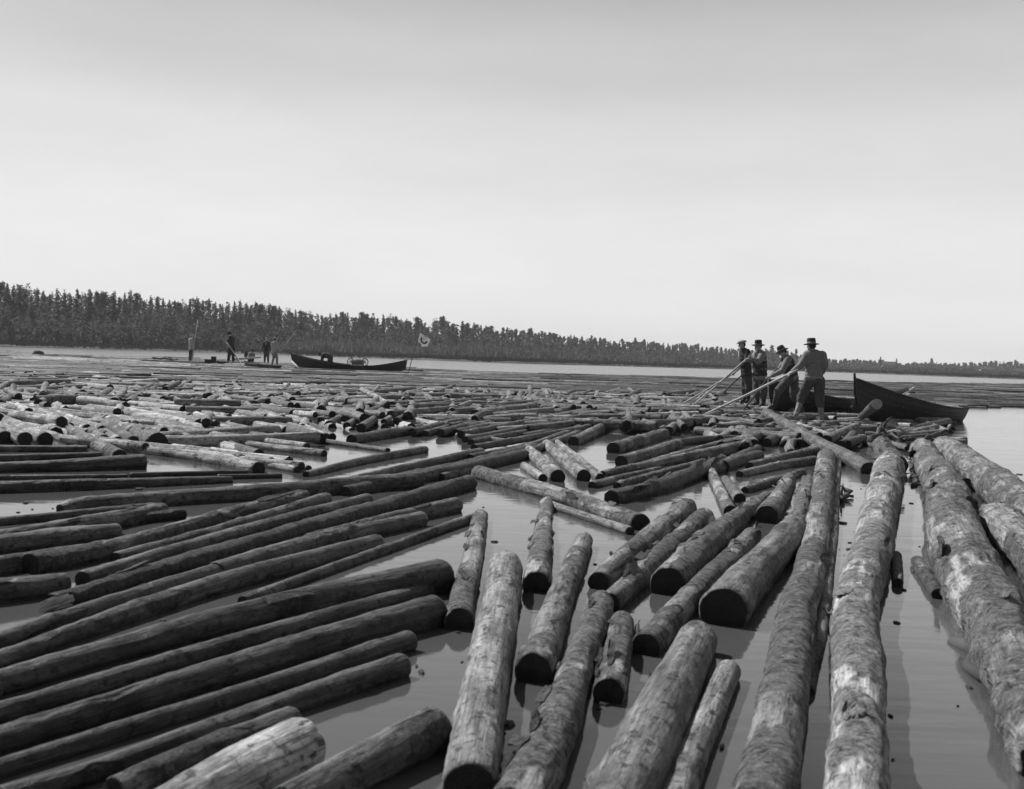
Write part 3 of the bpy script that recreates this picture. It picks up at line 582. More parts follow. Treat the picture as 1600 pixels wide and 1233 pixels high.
# ------------------------------------------------------------------ the mass of the raft: hundreds of farther logs in one object
def raft_mass():
    g = np.random.default_rng(11); rows = []; NS, NA = 5, 8
    def put(p0, p1, r0, r1, tone, bark): rows.append((np.array(p0), np.array(p1), r0, r1, tone, bark))
    for s in REST:
        R = log_rows(s['ctrl']); put(R[0][:3], R[-1][:3], R[0][3], R[-1][3], s['tone'], s['bark'])
    nearx = [-200, 0, 150, 300, 450, 540, 600, 720, 760, 880, 900, 960, 1060, 1130, 1250, 1400, 1480, 1512, 1900]
    neary = [682, 684, 690, 712, 722, 684, 677, 670, 694, 682, 676, 662, 656, 680, 694, 690, 684, 638, 640]
    farx = [-200, 0, 100, 300, 450, 650, 800, 1000, 1300, 1600, 1900]
    fary = [543, 548, 555.5, 560, 569, 576, 583.5, 587.5, 596.5, 600.5, 611]
    def inside(x, y): return interp(x, farx, fary) < y < interp(x, nearx, neary)
    def pix(p):
        v = R3.transposed() @ (Vector(p) - CAMP); return 800 + v.x / -v.z * FPX, 616.5 - v.y / -v.z * FPX
    holes = [(560, 676, 735, 712), (225, 712, 380, 735)]
    def ok(x, y):
        if not inside(x, y): return False
        return not any(a < x < c and b < y < d for a, b, c, d in holes)
    d = 13.0
    while d < 220:
        half = d * 0.60; L0 = 3.0 if d < 27 else 2.3 if d < 42 else 4.6
        sp = 0.15 if d < 45 else 0.24
        x = -half - g.uniform(0, L0)
        while x < half:
            L = L0 * g.uniform(0.6, 1.3); y = d + g.uniform(-0.3, 0.3)
            sd = 0.30 if d < 42 else 0.06
            # drift of direction over the raft
            px0 = 800 + x / y * FPX
            if d >= 42: ang = 0.05 * float(vnoise(np.array([[x * 0.03, y * 0.04, 4.5]]))[0]) + g.normal(0, sd)
            else:
                lean = 0.5 * float(vnoise(np.array([[x * 0.15, y * 0.1, 1.5]]))[0])
                if d < 27: ang = (-1.05 if px0 < 560 else 1.0) + lean * 0.5 + g.normal(0, 0.16)
                else: ang = g.uniform(-1.5, 1.5) if g.random() < 0.6 else lean + g.normal(0, 0.3)
                if g.random() < 0.12: ang = g.uniform(-1.5, 1.5)
            a = ang; step = L * abs(math.cos(a)) + 0.22; keep = min(1.0, (1.7 if d > 27 else 1.15) * sp * step / (L * 0.19)) if d < 42 else 0.97
            c = np.array([x + L / 2, y, 0.0]); dv = np.array([math.cos(a), math.sin(a), 0]) * L / 2
            p0, p1 = c - dv, c + dv
            if ok(*pix(p0)) and ok(*pix(p1)) and ok(*pix(c)) and g.random() < keep:
                r = g.uniform(0.06, 0.11) if d > 42 else g.uniform(0.07, 0.12)
                z = g.uniform(-0.02, 0.03) if d > 42 else g.uniform(-0.03, 0.05)
                if g.random() < (0.03 if d > 42 else 0.2): z += g.uniform(0.03, 0.10)
                tn = (0.16 if px0 < 800 else 0.115) * math.exp(g.normal(0, 0.5)) if d > 42 else (0.36 if px0 < 520 and d < 27 else 0.25) * math.exp(g.normal(0, 0.5))
                if g.random() < 0.05: tn = g.uniform(0.3, 0.55)
                # the pale, peeled lots drift together
                if d > 42 and float(vnoise(np.array([[x * 0.02, y * 0.12, 8.5]]))[0]) > 0.35: tn *= 1.8
                p0[2] = z; p1[2] = z + g.uniform(-0.02, 0.03) * (1 if d > 42 else 3)
                put(p0, p1, r, r * g.uniform(0.7, 0.95), min(tn, 0.6), g.uniform(0, 0.8))
            x += (L if d >= 42 else step) * g.uniform(0.9, 1.15)
        d += sp * (1 if d < 60 else 1.25)
    # peeled pale logs gleaming along the far left edge
    for k in range(46):
        px = g.uniform(-20, 330); py = interp(px, [0, 330], [557, 572]) + g.uniform(-2, 3); p = np.array(ground(px, py, 0.05)); a = g.normal(0.02, 0.03); L = g.uniform(2, 5)
        dv = np.array([math.cos(a), math.sin(a), 0]) * L / 2; put(p - dv, p + dv, 0.1, 0.08, g.uniform(0.35, 0.6), 0.0)
    n = len(rows); P0 = np.array([r[0] for r in rows]); P1 = np.array([r[1] for r in rows]); R0 = np.array([r[2] for r in rows]); R1 = np.array([r[3] for r in rows])
    tone = np.array([r[4] for r in rows]); bark = np.array([r[5] for r in rows])
    D = P1 - P0; Ln = np.linalg.norm(D, axis=1); T = D / Ln[:, None]
    side = np.cross(T, [0, 0, 1.0]); side /= np.linalg.norm(side, axis=1)[:, None]; up = np.cross(side, T)
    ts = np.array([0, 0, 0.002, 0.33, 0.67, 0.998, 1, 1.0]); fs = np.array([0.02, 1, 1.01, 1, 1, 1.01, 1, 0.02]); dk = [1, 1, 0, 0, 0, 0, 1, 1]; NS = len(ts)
    th = np.arange(NA) / NA * 2 * np.pi
    V = np.zeros((n, NS, NA, 3)); LC = np.zeros((n, NS, NA, 3)); BK = np.zeros((n, NS, NA)); TN = np.zeros((n, NS, NA))
    bend = g.normal(0, 0.03, (n, 2))
    for k in range(NS):
        g2 = np.random.default_rng(77 + int(ts[k] > 0.5)) if k not in (3, 4) else g; r = (R0 + (R1 - R0) * ts[k]); rr = r * fs[k] * g2.uniform(0.92, 1.08, n); b = 4 * ts[k] * (1 - ts[k])
        X = P0 + D * ts[k] + side * (bend[:, :1] * b) + up * (bend[:, 1:] * b * 0.5)
        for q in range(NA):
            jr = rr * g2.uniform(0.93, 1.07, n)
            V[:, k, q] = X + side * (jr * math.cos(th[q]))[:, None] + up * (jr * math.sin(th[q]))[:, None]
            LC[:, k, q, 0] = r * math.cos(th[q]) + np.arange(n) * 1.37 % 50; LC[:, k, q, 1] = r * math.sin(th[q]) + np.arange(n) * 2.11 % 50; LC[:, k, q, 2] = Ln * ts[k]
            TN[:, k, q] = 0.022 if dk[k] else tone  # end rings: dark wet tone with the end-face shade painted in
            BK[:, k, q] = np.clip(bark * 1.4 - 0.3 + g.uniform(-0.2, 0.2, n), 0, 1)
    base = (np.arange(n) * NS * NA)[:, None, None, None]
    i = np.arange(NS - 1)[:, None] * NA; j = np.arange(NA)[None, :]; j2 = (j + 1) % NA
    q = np.stack([i + j, i + j2, i + NA + j2, i + NA + j], -1)
    Q = (base + q[None]).reshape(-1, 4)
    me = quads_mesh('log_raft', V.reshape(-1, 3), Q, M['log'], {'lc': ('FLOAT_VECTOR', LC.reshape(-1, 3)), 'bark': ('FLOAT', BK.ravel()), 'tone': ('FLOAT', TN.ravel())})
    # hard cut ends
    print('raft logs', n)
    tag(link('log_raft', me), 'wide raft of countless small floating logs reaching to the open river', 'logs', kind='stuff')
raft_mass()

def debris():
    """bark scraps and chips drifting between the near logs"""
    g = np.random.default_rng(21); V = []; F = []; LC = []
    spots = [(300, 1600, 700, 1230, 90), (0, 480, 690, 1000, 50), (640, 760, 870, 1230, 25), (1280, 1345, 720, 1230, 40), (1230, 1480, 655, 735, 220), (1130, 1300, 700, 800, 60), (1385, 1475, 690, 752, 260), (1290, 1390, 660, 725, 160)]
    for (x0, x1, y0, y1, n) in spots:
        for _ in range(n):
            p = ground(g.uniform(x0, x1), g.uniform(y0, y1), 0.0); s = math.exp(g.normal(-4.1, 0.65)); a = g.uniform(0, 6.28); m = 7; b = len(V); el = g.uniform(0.25, 0.8); h = 0.004 + 0.15 * s
            for lay, z in ((0, -0.01), (1, h)):
                for q in range(m):
                    t = q / m * 6.2832; rr = s * (1 - 0.25 * lay) * (0.7 + 0.5 * g.random()); x_, y_ = rr * math.cos(t), rr * math.sin(t) * el
                    V.append((p.x + x_ * math.cos(a) - y_ * math.sin(a), p.y + x_ * math.sin(a) + y_ * math.cos(a), z)); LC.append((V[-1][0], V[-1][1], z))
            for q in range(m): F.append((b + q, b + (q + 1) % m, b + m + (q + 1) % m, b + m + q))
            F.append(tuple(b + m + q for q in range(m)))
    me = raw_mesh('bark_debris', V, F, M['log'], {'lc': ('FLOAT_VECTOR', LC), 'bark': ('FLOAT', np.ones(len(V))), 'tone': ('FLOAT', np.full(len(V), 0.12))}, smooth=False)
    tag(link('bark_debris', me), 'small bark scraps and chips drifting on the water between the logs', 'bark debris', kind='stuff')
debris()
# ------------------------------------------------------------------ the wood on the far bank
SKX = [-80, 20, 40, 70, 130, 200, 250, 300, 350, 400, 450, 480, 540, 570, 620, 700, 760, 800, 850, 900, 950, 1000, 1050, 1100, 1150, 1200, 1250, 1300, 1350, 1372, 1400, 1455, 1480, 1550, 1600, 1700]
SKY = [438, 442, 441, 452, 451, 455, 460, 463, 468, 472, 479, 485, 485, 489, 492, 500, 506, 512, 517, 523, 528, 531, 535, 540, 544, 546, 552, 560, 563, 561, 567, 566, 568, 564, 563, 562]
TDX = [-80, 40, 400, 800, 1100, 1300, 1600, 1700]; TDD = [250, 262, 330, 420, 590, 720, 780, 790]
def leaf_quads(C, size, g, upbias=0.3, asp=0.45):
    n = len(C); a = g.normal(size=(n, 3)); a[:, 2] = a[:, 2] * 0.6 + upbias; a /= np.linalg.norm(a, axis=1)[:, None]
    b = np.cross(a, g.normal(size=(n, 3))); b /= np.linalg.norm(b, axis=1)[:, None]
    s = size * g.uniform(0.6, 1.4, (n, 1)); w = s * asp
    V = np.stack([C - a * s, C + b * w - a * s * 0.1, C + a * s, C - b * w + a * s * 0.15], 1)
    return V
def crown_points(kind, g, dens=1.0):
    pts = []
    if kind == 'spruce':
        nb = int(46 * dens); R0 = g.uniform(0.11, 0.19)
        for k in range(nb):
            t = 0.10 + 0.88 * (k / nb) ** 0.9; R = R0 * (1 - t) ** 0.75 + 0.008; R *= g.uniform(0.6, 1.2)
            for q in range(int(5 * (1 - t) + 2.5)):
                a = g.uniform(0, 6.283); m = int(6 * dens * (1 - t) + 2)
                for f in g.uniform(0.1, 1, m): pts.append((math.cos(a) * R * f, math.sin(a) * R * f, t - 0.05 * f * f + g.normal(0, 0.006)))
    elif kind == 'pine':
        nb = int(30 * dens); base = g.uniform(0.30, 0.5); R0 = g.uniform(0.09, 0.13)
        for k in range(nb):
            t = base + (1 - base) * g.random() ** 0.8; u = (t - base) / (1 - base); R = R0 * (math.sin(min(1, u * 1.2 + 0.18) * 2.6) ** 0.7 if u < 0.92 else 0.28) * g.uniform(0.6, 1.25)
            a = g.uniform(0, 6.283); cx, cy = math.cos(a) * R * 0.7, math.sin(a) * R * 0.7
            for q in range(int(13 * dens)): pts.append((cx + g.normal(0, 0.020), cy + g.normal(0, 0.020), t + g.normal(0, 0.020)))
        for q in range(int(24 * dens)): pts.append((g.normal(0, 0.008), g.normal(0, 0.008), g.uniform(0.85, 1.0)))
    else:                                                             # leafless birch: upswept twigs
        for k in range(int(34 * dens)):
            t = g.uniform(0.25, 0.9); a = g.uniform(0, 6.283); R = 0.12 * math.sin(min(3.0, t * 3.1)) * g.uniform(0.3, 1.2)
            for f in np.linspace(0.2, 1, 8): pts.append((math.cos(a) * R * f + g.normal(0, .006), math.sin(a) * R * f + g.normal(0, .006), t + 0.10 * f + g.normal(0, 0.008)))
    return np.array(pts)
def tree_meshes(kind, seed):
    g = np.random.default_rng(seed); P = crown_points(kind, g, 2.0) * 14.0
    V = leaf_quads(P, 0.27 if kind != 'birch' else 0.24, g, 0.0 if kind == 'spruce' else 0.3, 0.42 if kind != 'birch' else 0.2)
    n = len(V); Q = np.arange(n * 4).reshape(n, 4)
    crown = quads_mesh('crown', V.reshape(-1, 3), Q, M['crown'] if kind == 'spruce' else (M['crown_pale'] if kind == 'pine' else M['brush']), smooth=False)
    # trunk with limbs
    VV = []; F = []
    def tube(p0, p1, r0, r1, na=6):
        b = len(VV); p0, p1 = Vector(p0), Vector(p1); d = (p1 - p0).normalized(); s = d.orthogonal().normalized(); u = d.cross(s)
        for p, r in ((p0, r0), (p1, r1)):
            for q in range(na): a = q / na * 6.283; VV.append(tuple(p + (s * math.cos(a) + u * math.sin(a)) * r))
        for q in range(na): F.append((b + q, b + (q + 1) % na, b + na + (q + 1) % na, b + na + q))
    lx = g.normal(0, 0.12, 8)
    for k in range(7): tube((lx[k] * k / 7, lx[(k + 3) % 8] * k / 7, 14 * k / 7), (lx[k + 1] * (k + 1) / 7, lx[(k + 4) % 8] * (k + 1) / 7, 14 * (k + 1) / 7), 0.17 * (1 - k / 7.3), 0.17 * (1 - (k + 1) / 7.3))
    for k in range(18):
        i = g.integers(0, len(P)); t = P[i]; tube((0, 0, max(1.0, t[2] - 0.9)), t, 0.045, 0.012, 4)
    return raw_mesh('trunk', VV, F, M['trunk']), crown, P
def build_wood():
    protos = [(k, tree_meshes(k, 40 + i)) for i, k in enumerate(['spruce', 'spruce', 'spruce', 'pine', 'pine', 'pine', 'pine', 'birch'])]
    words = {'spruce': 'dark spruce', 'pine': 'round-topped pine', 'birch': 'bare-twigged birch'}
    def place(px, top, D, idx, label, group='trees of the far wood'):
        wx = rnd.uniform(0.8, 1.45); label = ('broad ' if wx > 1.22 else 'slender ' if wx < 1.0 else '') + label
        kind, (tm, cmh, P) = protos[idx]
        h = (horizon_y(px) - top) / FPX * D + CAMH - 0.8; p = bearing_pt(px, D, 0.75)
        sc = h / 14.0 / 1.0; o = empty(kind + '_tree', p)
        o.scale = (sc * wx, sc * wx, sc); o.rotation_euler = (0, 0, rnd.uniform(0, 6.28))
        tag(o, label, 'tree', group); link('trunk', tm, o); link('crown', cmh, o)
    px = -60
    stretch = [(-100, 140, 'at the tall end of the wood'), (140, 290, 'on the skyline by the upright pole'), (290, 450, 'on the skyline above the four distant men'), (450, 640, 'on the skyline above the long far boat'),
               (640, 820, 'on the skyline past the white-edged flag'), (820, 1060, 'on the even skyline over the river middle'), (1060, 1300, 'on the skyline around the near men'), (1300, 1480, 'on the low skyline over the stranded boat'), (1480, 1800, 'on the low far-end skyline')]
    while px < 1670:
        top = interp(px, SKX, SKY) + rnd.choice([0, 0, 2, 4, 7, 10]) * (1 if px < 800 else 0.6) + rnd.uniform(-4, 4) * (1 if px < 700 else 0.6)
        u = rnd.random(); idx = rnd.choice([0, 1, 2]) if u < 0.62 else (rnd.choice([3, 4, 5, 6]) if u < 0.9 else 7)
        ph = next(s[2] for s in stretch if s[0] <= px < s[1])
        tall = top - interp(px, SKX, SKY)
        place(px, top, interp(px, TDX, TDD) + rnd.uniform(-12, 12), idx, ('tall ' if tall < 0 else 'middling ' if tall < 5 else 'short ') + words[protos[idx][0]] + ' ' + ph)
        px += rnd.uniform(6.0, 11.5) if px < 800 else rnd.uniform(4.5, 8.5)
    for px, top, idx, lab in ((1205, 540, 4, 'lone taller pine between the hats of two near men'), (1243, 546, 3, 'bushy pine beside the head of the backward-facing man'), (1455, 560, 5, 'round broad-crowned pine standing out over the stranded boat'),
                              (1375, 558, 4, 'tall pine by the far barn roof'), (1400, 558, 1, 'thin spruce at the end of the far barn roof')):
        place(px, top, 560, idx, lab)
    # the closed mass of the wood behind and between them
    g = np.random.default_rng(5); VV = []
    lows = {k: crown_points(k, np.random.default_rng(80 + i), 0.75) for i, k in enumerate(['spruce', 'pine', 'birch'])}
    for row, (dd, n, lo, hi) in enumerate(((18, 330, 0.7, 0.93), (34, 330, 0.75, 0.97), (-12, 240, 0.4, 0.8), (-20, 240, 0.25, 0.6), (-28, 240, 0.15, 0.45))):
        for px in np.linspace(-140, 1740, n):
            px += g.uniform(-4, 4); D = interp(px, TDX, TDD) + dd + g.uniform(-5, 5); top = interp(px, SKX, SKY)
            h = ((horizon_y(px) - top) / FPX * D + CAMH) * g.uniform(lo, hi); p = bearing_pt(px, D, 0.5)
            k = ('spruce', 'pine', 'birch')[int(g.choice(3, p=(0.4, 0.25, 0.35)))] if row < 2 else ('birch', 'spruce')[int(g.random() < 0.3)]
            P = lows[k]; P = P[g.random(len(P)) < 0.8].copy(); a = g.uniform(0, 6.28); c, s = math.cos(a), math.sin(a)
            wd = 1.5 if row < 2 else g.uniform(1.8, 2.8)
            W = np.stack([(P[:, 0] * c - P[:, 1] * s) * wd, (P[:, 0] * s + P[:, 1] * c) * wd, P[:, 2]], 1) * h + np.array(p)
            VV.append(leaf_quads(W, 0.34 * D / 300, g, 0.15, 0.55))
    V = np.concatenate(VV); n = len(V)
    me = quads_mesh('forest', V.reshape(-1, 3), np.arange(n * 4).reshape(n, 4), M['crown'], smooth=False)
    tag(link('forest', me), 'dense far wood of spruce and pine behind the river bank', 'wood', kind='stuff')
    # leafless brush along its foot and rushes on the bank
    VV = []
    for (n, d0, d1, h0, h1, wd) in ((15000, 22, 60, 0.8, 4.0, 0.07), (9000, 60, 110, 1.5, 6.0, 0.09)):
        px = g.uniform(-140, 1740, n); D = np.interp(px, SHX, SHD) + g.uniform(d0, d1, n)
        f = np.clip(np.interp(px, [0, 500, 1000, 1300, 1700], [1.0, 0.9, 0.7, 0.45, 0.5]), 0, 1) * (0.7 + 0.6 * (fbm(np.stack([px * 0.012, px * 0, D * 0.02], 1), 2) + 0.3))
        h = g.uniform(h0, h1, n) * np.clip(f, 0.25, 1.6)
        r = np.array([tuple(bearing_pt(float(a), float(b), 0.8)) for a, b in zip(px, D)])
        tip = r + np.stack([g.normal(0, 0.5, n), g.normal(0, 0.5, n), h], 1); w = np.stack([np.full(n, wd), g.normal(0, 0.05, n), np.zeros(n)], 1) * (D[:, None] / 260)
        mid = (r + tip) / 2 + np.stack([g.normal(0, 0.3, n), g.normal(0, 0.3, n), np.zeros(n)], 1)
        VV.append(np.stack([r - w, mid - w * 2, tip, mid + w * 2], 1))
        C = r + (tip - r) * g.uniform(0.3, 1, (n, 1)); VV.append(leaf_quads(C + g.normal(0, 0.5, C.shape), 0.24, g, 0.2, 0.6)); VV.append(leaf_quads(C + g.normal(0, 0.7, C.shape), 0.2, g, 0.2, 0.6))
    V = np.concatenate(VV); n = len(V)
    me = quads_mesh('undergrowth', V.reshape(-1, 3), np.arange(n * 4).reshape(n, 4), M['brush'], smooth=False)
    tag(link('undergrowth', me), 'leafless grey brush at the foot of the wood', 'brush', kind='stuff')
    n = 24000; px = g.uniform(-140, 1740, n); D = np.interp(px, SHX, SHD) + g.uniform(0.5, 1, n) ** 1 * g.uniform(1, 40, n)
    r = np.array([(*tuple(bearing_pt(float(a), float(b), 0))[:2], land_z(float(a), float(b)) - 0.05) for a, b in zip(px, D)]); h = g.uniform(0.25, 0.75, n)
    w = np.stack([np.full(n, 0.16), np.zeros(n), np.zeros(n)], 1); t = r + np.stack([g.normal(0, .15, n), g.normal(0, .15, n), h], 1)
    V = np.stack([r - w, r + w, t + w * 0.5, t - w * 0.5], 1)
    me = quads_mesh('bank_grass', V.reshape(-1, 3), np.arange(n * 4).reshape(n, 4), plain('dry_grass', 0.11, 0.95, 0.3, 0.3), smooth=False)
    tag(link('bank_grass', me), 'dry grass and rushes along the far water edge', 'grass', kind='stuff')
build_wood()
def box(V, F, c, s, rz=0.0):
    b = len(V); co, si = math.cos(rz), math.sin(rz)
    for dx, dy, dz in ((-1, -1, -1), (1, -1, -1), (1, 1, -1), (-1, 1, -1), (-1, -1, 1), (1, -1, 1), (1, 1, 1), (-1, 1, 1)):
        x, y, z = dx * s[0] / 2, dy * s[1] / 2, dz * s[2] / 2; V.append((c[0] + x * co - y * si, c[1] + x * si + y * co, c[2] + z))
    for f in ((0, 3, 2, 1), (4, 5, 6, 7), (0, 1, 5, 4), (1, 2, 6, 5), (2, 3, 7, 6), (3, 0, 4, 7)): F.append(tuple(b + i for i in f))
def barn(px, D, w, h, label, wallm, ridge=0.45):
    p = bearing_pt(px, D, 0.8); o = empty('barn', p); tag(o, label, 'barn'); V = []; F = []
    box(V, F, (0, 0, h / 2), (w, w * 0.5, h)); link('wall', raw_mesh('wall', V, F, wallm, smooth=False), o)
    hw, hd, r = w / 2 + 0.4, w * 0.25 + 0.5, h * (1 + ridge)
    V = [(-hw, -hd, h - .1), (hw, -hd, h - .1), (hw, 0, r), (-hw, 0, r), (-hw, hd, h - .1), (hw, hd, h - .1), (-hw, -hd, h + .12), (hw, -hd, h + .12), (hw, 0, r + .25), (-hw, 0, r + .25), (-hw, hd, h + .12), (hw, hd, h + .12)]
    F = [(6, 7, 8, 9), (9, 8, 11, 10), (0, 3, 2, 1), (3, 4, 5, 2), (0, 1, 7, 6), (4, 10, 11, 5), (1, 2, 8, 7), (2, 5, 11, 8), (0, 6, 9, 3), (3, 9, 10, 4)]
    link('roof', raw_mesh('roof', V, F, M['roof'], smooth=False), o)
    V = []; F = []; box(V, F, (-w * 0.12, -w * 0.25 - 0.03, h * 0.4), (w * 0.16, 0.06, h * 0.8)); link('door', raw_mesh('door', V, F, M['trunk'], smooth=False), o)
barn(1388, 660, 8.5, 4.0, 'grey barn with flat-looking roof showing between two far trees', M['barn'])
barn(1541, 600, 7.5, 3.0, 'pale low barn at the far end of the river among trees', M['sawn'])
barn(1592, 590, 6.0, 2.6, 'small pale shed at the very edge of the frame', M['barn'])
def timber_stack(px, D, w, h, label):
    p = bearing_pt(px, D, 0.7); V = []; F = []; g = random.Random(3); n = 0
    for k in range(5):
        for j in range(9 - k):
            box(V, F, ((j - (8 - k) / 2) * w / 9 + g.uniform(-.1, .1), g.uniform(-.4, .4), (k + 0.5) * h / 5), (w / 10, 3.5, h / 5.6), g.uniform(-.1, .1))
    tag(link('timber_stack', raw_mesh('timber_stack', V, F, M['sawn'], smooth=False), loc=p), label, 'timber')
timber_stack(1097, shore_dist(1097) + 26, 6.0, 1.7, 'pale heap of cut timber on the far bank near the first man')
# ------------------------------------------------------------------ boats
def tube_mesh(name, pts, radii, mat, na=8, jitter=0.0, seed=0):
    pts = [Vector(p) for p in pts]; n = len(pts); V = []; F = []; g = random.Random(seed)
    s = None
    for i, p in enumerate(pts):
        d = (pts[min(i + 1, n - 1)] - pts[max(i - 1, 0)]).normalized()
        s = (s - d * s.dot(d)).normalized() if s is not None else d.orthogonal().normalized(); u = d.cross(s)
        for q in range(na):
            a = q / na * 6.2832; r = radii[i] * (1 + g.uniform(-jitter, jitter)); V.append(tuple(p + (s * math.cos(a) + u * math.sin(a)) * r))
    for i in range(n - 1):
        for q in range(na): F.append((i * na + q, i * na + (q + 1) % na, (i + 1) * na + (q + 1) % na, (i + 1) * na + q))
    F.append(tuple(reversed(range(na)))); F.append(tuple((n - 1) * na + q for q in range(na)))
    return raw_mesh(name, V, F, mat)
def relative(me, o): me.transform(Matrix.Translation(-o.location)); return me
def thing_tube(name, label, cat, pts, radii, mat, na=8, jitter=0.0, seed=0, group=None):
    c = sum((Vector(p) for p in pts), Vector()) / len(pts)
    me = tube_mesh(name, [Vector(p) - c for p in pts], radii, mat, na, jitter, seed)
    return tag(link(name, me, loc=c), label, cat, group)
def boat(label, bow, stern, keel, sheer, beam, length_n=26, transom=False, stem_h=0.12, thwarts=(0.3, 0.5, 0.7), group='wooden river boats'):
    """bow, stern: points on the water plane; keel, sheer, beam: (t, value) tables along the hull, heights above the water"""
    bow, stern = Vector(bow), Vector(stern); ax = stern - bow; Lg = ax.length; ang = math.atan2(ax.y, ax.x)
    o = empty('rowing_boat', (bow.x, bow.y, 0)); o.rotation_euler = (0, 0, ang); tag(o, label, 'boat', group)
    f = lambda tab, t: float(np.interp(t, [a for a, _ in tab], [b for _, b in tab]))
    ts = np.linspace(0, 1, length_n); NU = 13
    def sm(tab):
        v = np.array([f(tab, t) for t in ts])
        for _ in range(3): v[1:-1] = (v[:-2] + 2 * v[1:-1] + v[2:]) / 4
        return v
    K, S_, Bm = sm(keel), sm(sheer), sm(beam)
    def section(i, side, inner):
        out = []
        for k in range(NU):
            u = k / (NU - 1); st = (u * 6) % 1.0; lap = 0.007 * (1 - st) if not inner else 0
            y = Bm[i] * (0.04 + 0.96 * u ** 0.55) + lap - (0.022 if inner else 0); z = K[i] + (S_[i] - K[i]) * u ** 1.35 + (0.02 * (1 - u) if inner else 0)
            rake = (1 - ts[i]) ** 6 * -0.25 * u * Lg * 0.08 + (ts[i] ** 6) * 0.3 * u * 0.25
            out.append((ts[i] * Lg + rake, side * max(y, 0.006), z))
        return out
    V = []; F = []
    for inner in (False, True):
        for side in (-1, 1):
            b = len(V)
            for i in range(length_n): V += section(i, side, inner)
            for i in range(length_n - 1):
                for k in range(NU - 1):
                    q = (b + i * NU + k, b + (i + 1) * NU + k, b + (i + 1) * NU + k + 1, b + i * NU + k + 1); F.append(q if (side < 0) != inner else tuple(reversed(q)))
    n = length_n * NU
    for sidx in (0, 1):                                              # top rim between skin and lining
        for i in range(length_n - 1):
            a = sidx * n + i * NU + NU - 1; c = a + 2 * n; F.append((a, a + NU, c + NU, c))
    if transom:
        for k in range(NU - 1):
            a = (length_n - 1) * NU + k
            F.append((a, a + n, a + n + 1, a + 1)); F.append((a + 2 * n, a + 2 * n + 1, a + 3 * n + 1, a + 3 * n))
    hull = link('hull', raw_mesh('hull', V, F, M['tar'], smooth=False), o)
    for side in (-1, 1):
        link('gunwale', tube_mesh('gunwale', [Vector(section(i, side, False)[-1]) + Vector((0, 0, 0.012)) for i in range(length_n)], [0.022] * length_n, M['tar_in'], 6), o)
    s0 = section(0, 1, False); base = Vector((s0[0][0], 0, K[0] - 0.02)); topp = Vector((s0[-1][0] - 0.03, 0, S_[0]))
    link('stem_post', tube_mesh('stem_post', [base + Vector((0.12, 0, -.02)), base.lerp(topp, 0.5) + Vector((-0.03, 0, 0)), topp, topp + Vector((-0.04, 0, stem_h))], [0.035, 0.035, 0.035, 0.028], M['tar'], 6), o)
    if not transom:
        s1 = section(length_n - 1, 1, False); b1 = Vector((s1[0][0], 0, K[-1])); t1 = Vector((s1[-1][0] + 0.03, 0, S_[-1] + 0.08))
        link('stern_post', tube_mesh('stern_post', [b1, b1.lerp(t1, 0.5), t1], [0.035] * 3, M['tar'], 6), o)
    for t in thwarts:
        i = int(t * (length_n - 1)); V = []; F = []; z = S_[i] - 0.14 * (S_[i] - K[i]) / 0.4; box(V, F, (ts[i] * Lg, 0, z), (0.24, 2 * Bm[i] * 0.86, 0.03)); link('thwart', raw_mesh('thwart', V, F, M['tar_in'], smooth=False), o)
    for t in np.linspace(0.18, 0.86, 8):
        i = int(t * (length_n - 1)); a = [Vector(p) for p in section(i, 1, True)]; bb = [Vector(p) for p in section(i, -1, True)]
        pts = [p + Vector((0, -0.015, 0.01)) for p in reversed(a[1:])] + [p + Vector((0, 0.015, 0.01)) for p in bb[1:]]
        link('rib', tube_mesh('rib', pts, [0.016] * len(pts), M['tar_in'], 4), o)
    return o
def wp(x, D): v = ray(x, horizon_y(x)); return (v.x * D / v.y, D, 0)
boat('black tarred boat with raised prow stranded on the logs', wp(1341, 26.2), wp(1496, 30.6),
     [(0, 0.42), (0.08, 0.16), (0.2, 0.0), (0.5, -0.08), (1, -0.10)], [(0, 1.12), (0.08, 0.98), (0.25, 0.74), (0.5, 0.52), (0.75, 0.40), (1, 0.36)],
     [(0, 0.02), (0.1, 0.24), (0.3, 0.52), (0.55, 0.62), (0.8, 0.5), (1, 0.34)], transom=True, stem_h=0.14)
boat('black boat lying behind the legs of the near men', wp(1208, 28.4), wp(1338, 31.2),
     [(0, 0.25), (0.15, 0.02), (0.5, -0.06), (1, -0.06)], [(0, 0.98), (0.1, 0.86), (0.3, 0.66), (0.6, 0.52), (1, 0.50)],
     [(0, 0.02), (0.12, 0.3), (0.35, 0.56), (0.7, 0.56), (1, 0.32)], transom=True, stem_h=0.1)
boat('long slender dark boat with high ends carrying the bending man', wp(459, 78), wp(634, 77),
     [(0, 0.35), (0.07, 0.0), (0.2, -0.08), (0.8, -0.08), (0.94, 0.0), (1, 0.2)], [(0, 1.10), (0.08, 0.88), (0.25, 0.62), (0.45, 0.44), (0.6, 0.36), (0.75, 0.42), (0.9, 0.66), (1, 0.90)],
     [(0, 0.02), (0.1, 0.35), (0.3, 0.7), (0.5, 0.8), (0.7, 0.7), (0.9, 0.35), (1, 0.02)], transom=False, stem_h=0.16, thwarts=(0.2, 0.35, 0.75))
boat('low dark punt between the distant men with the seated man aboard', wp(384, 77), wp(433, 70),
     [(0, 0.1), (0.2, -0.05), (1, -0.05)], [(0, 0.42), (0.3, 0.30), (1, 0.30)], [(0, 0.05), (0.15, 0.4), (0.5, 0.5), (1, 0.3)], transom=True, stem_h=0.05, thwarts=(0.3, 0.6))
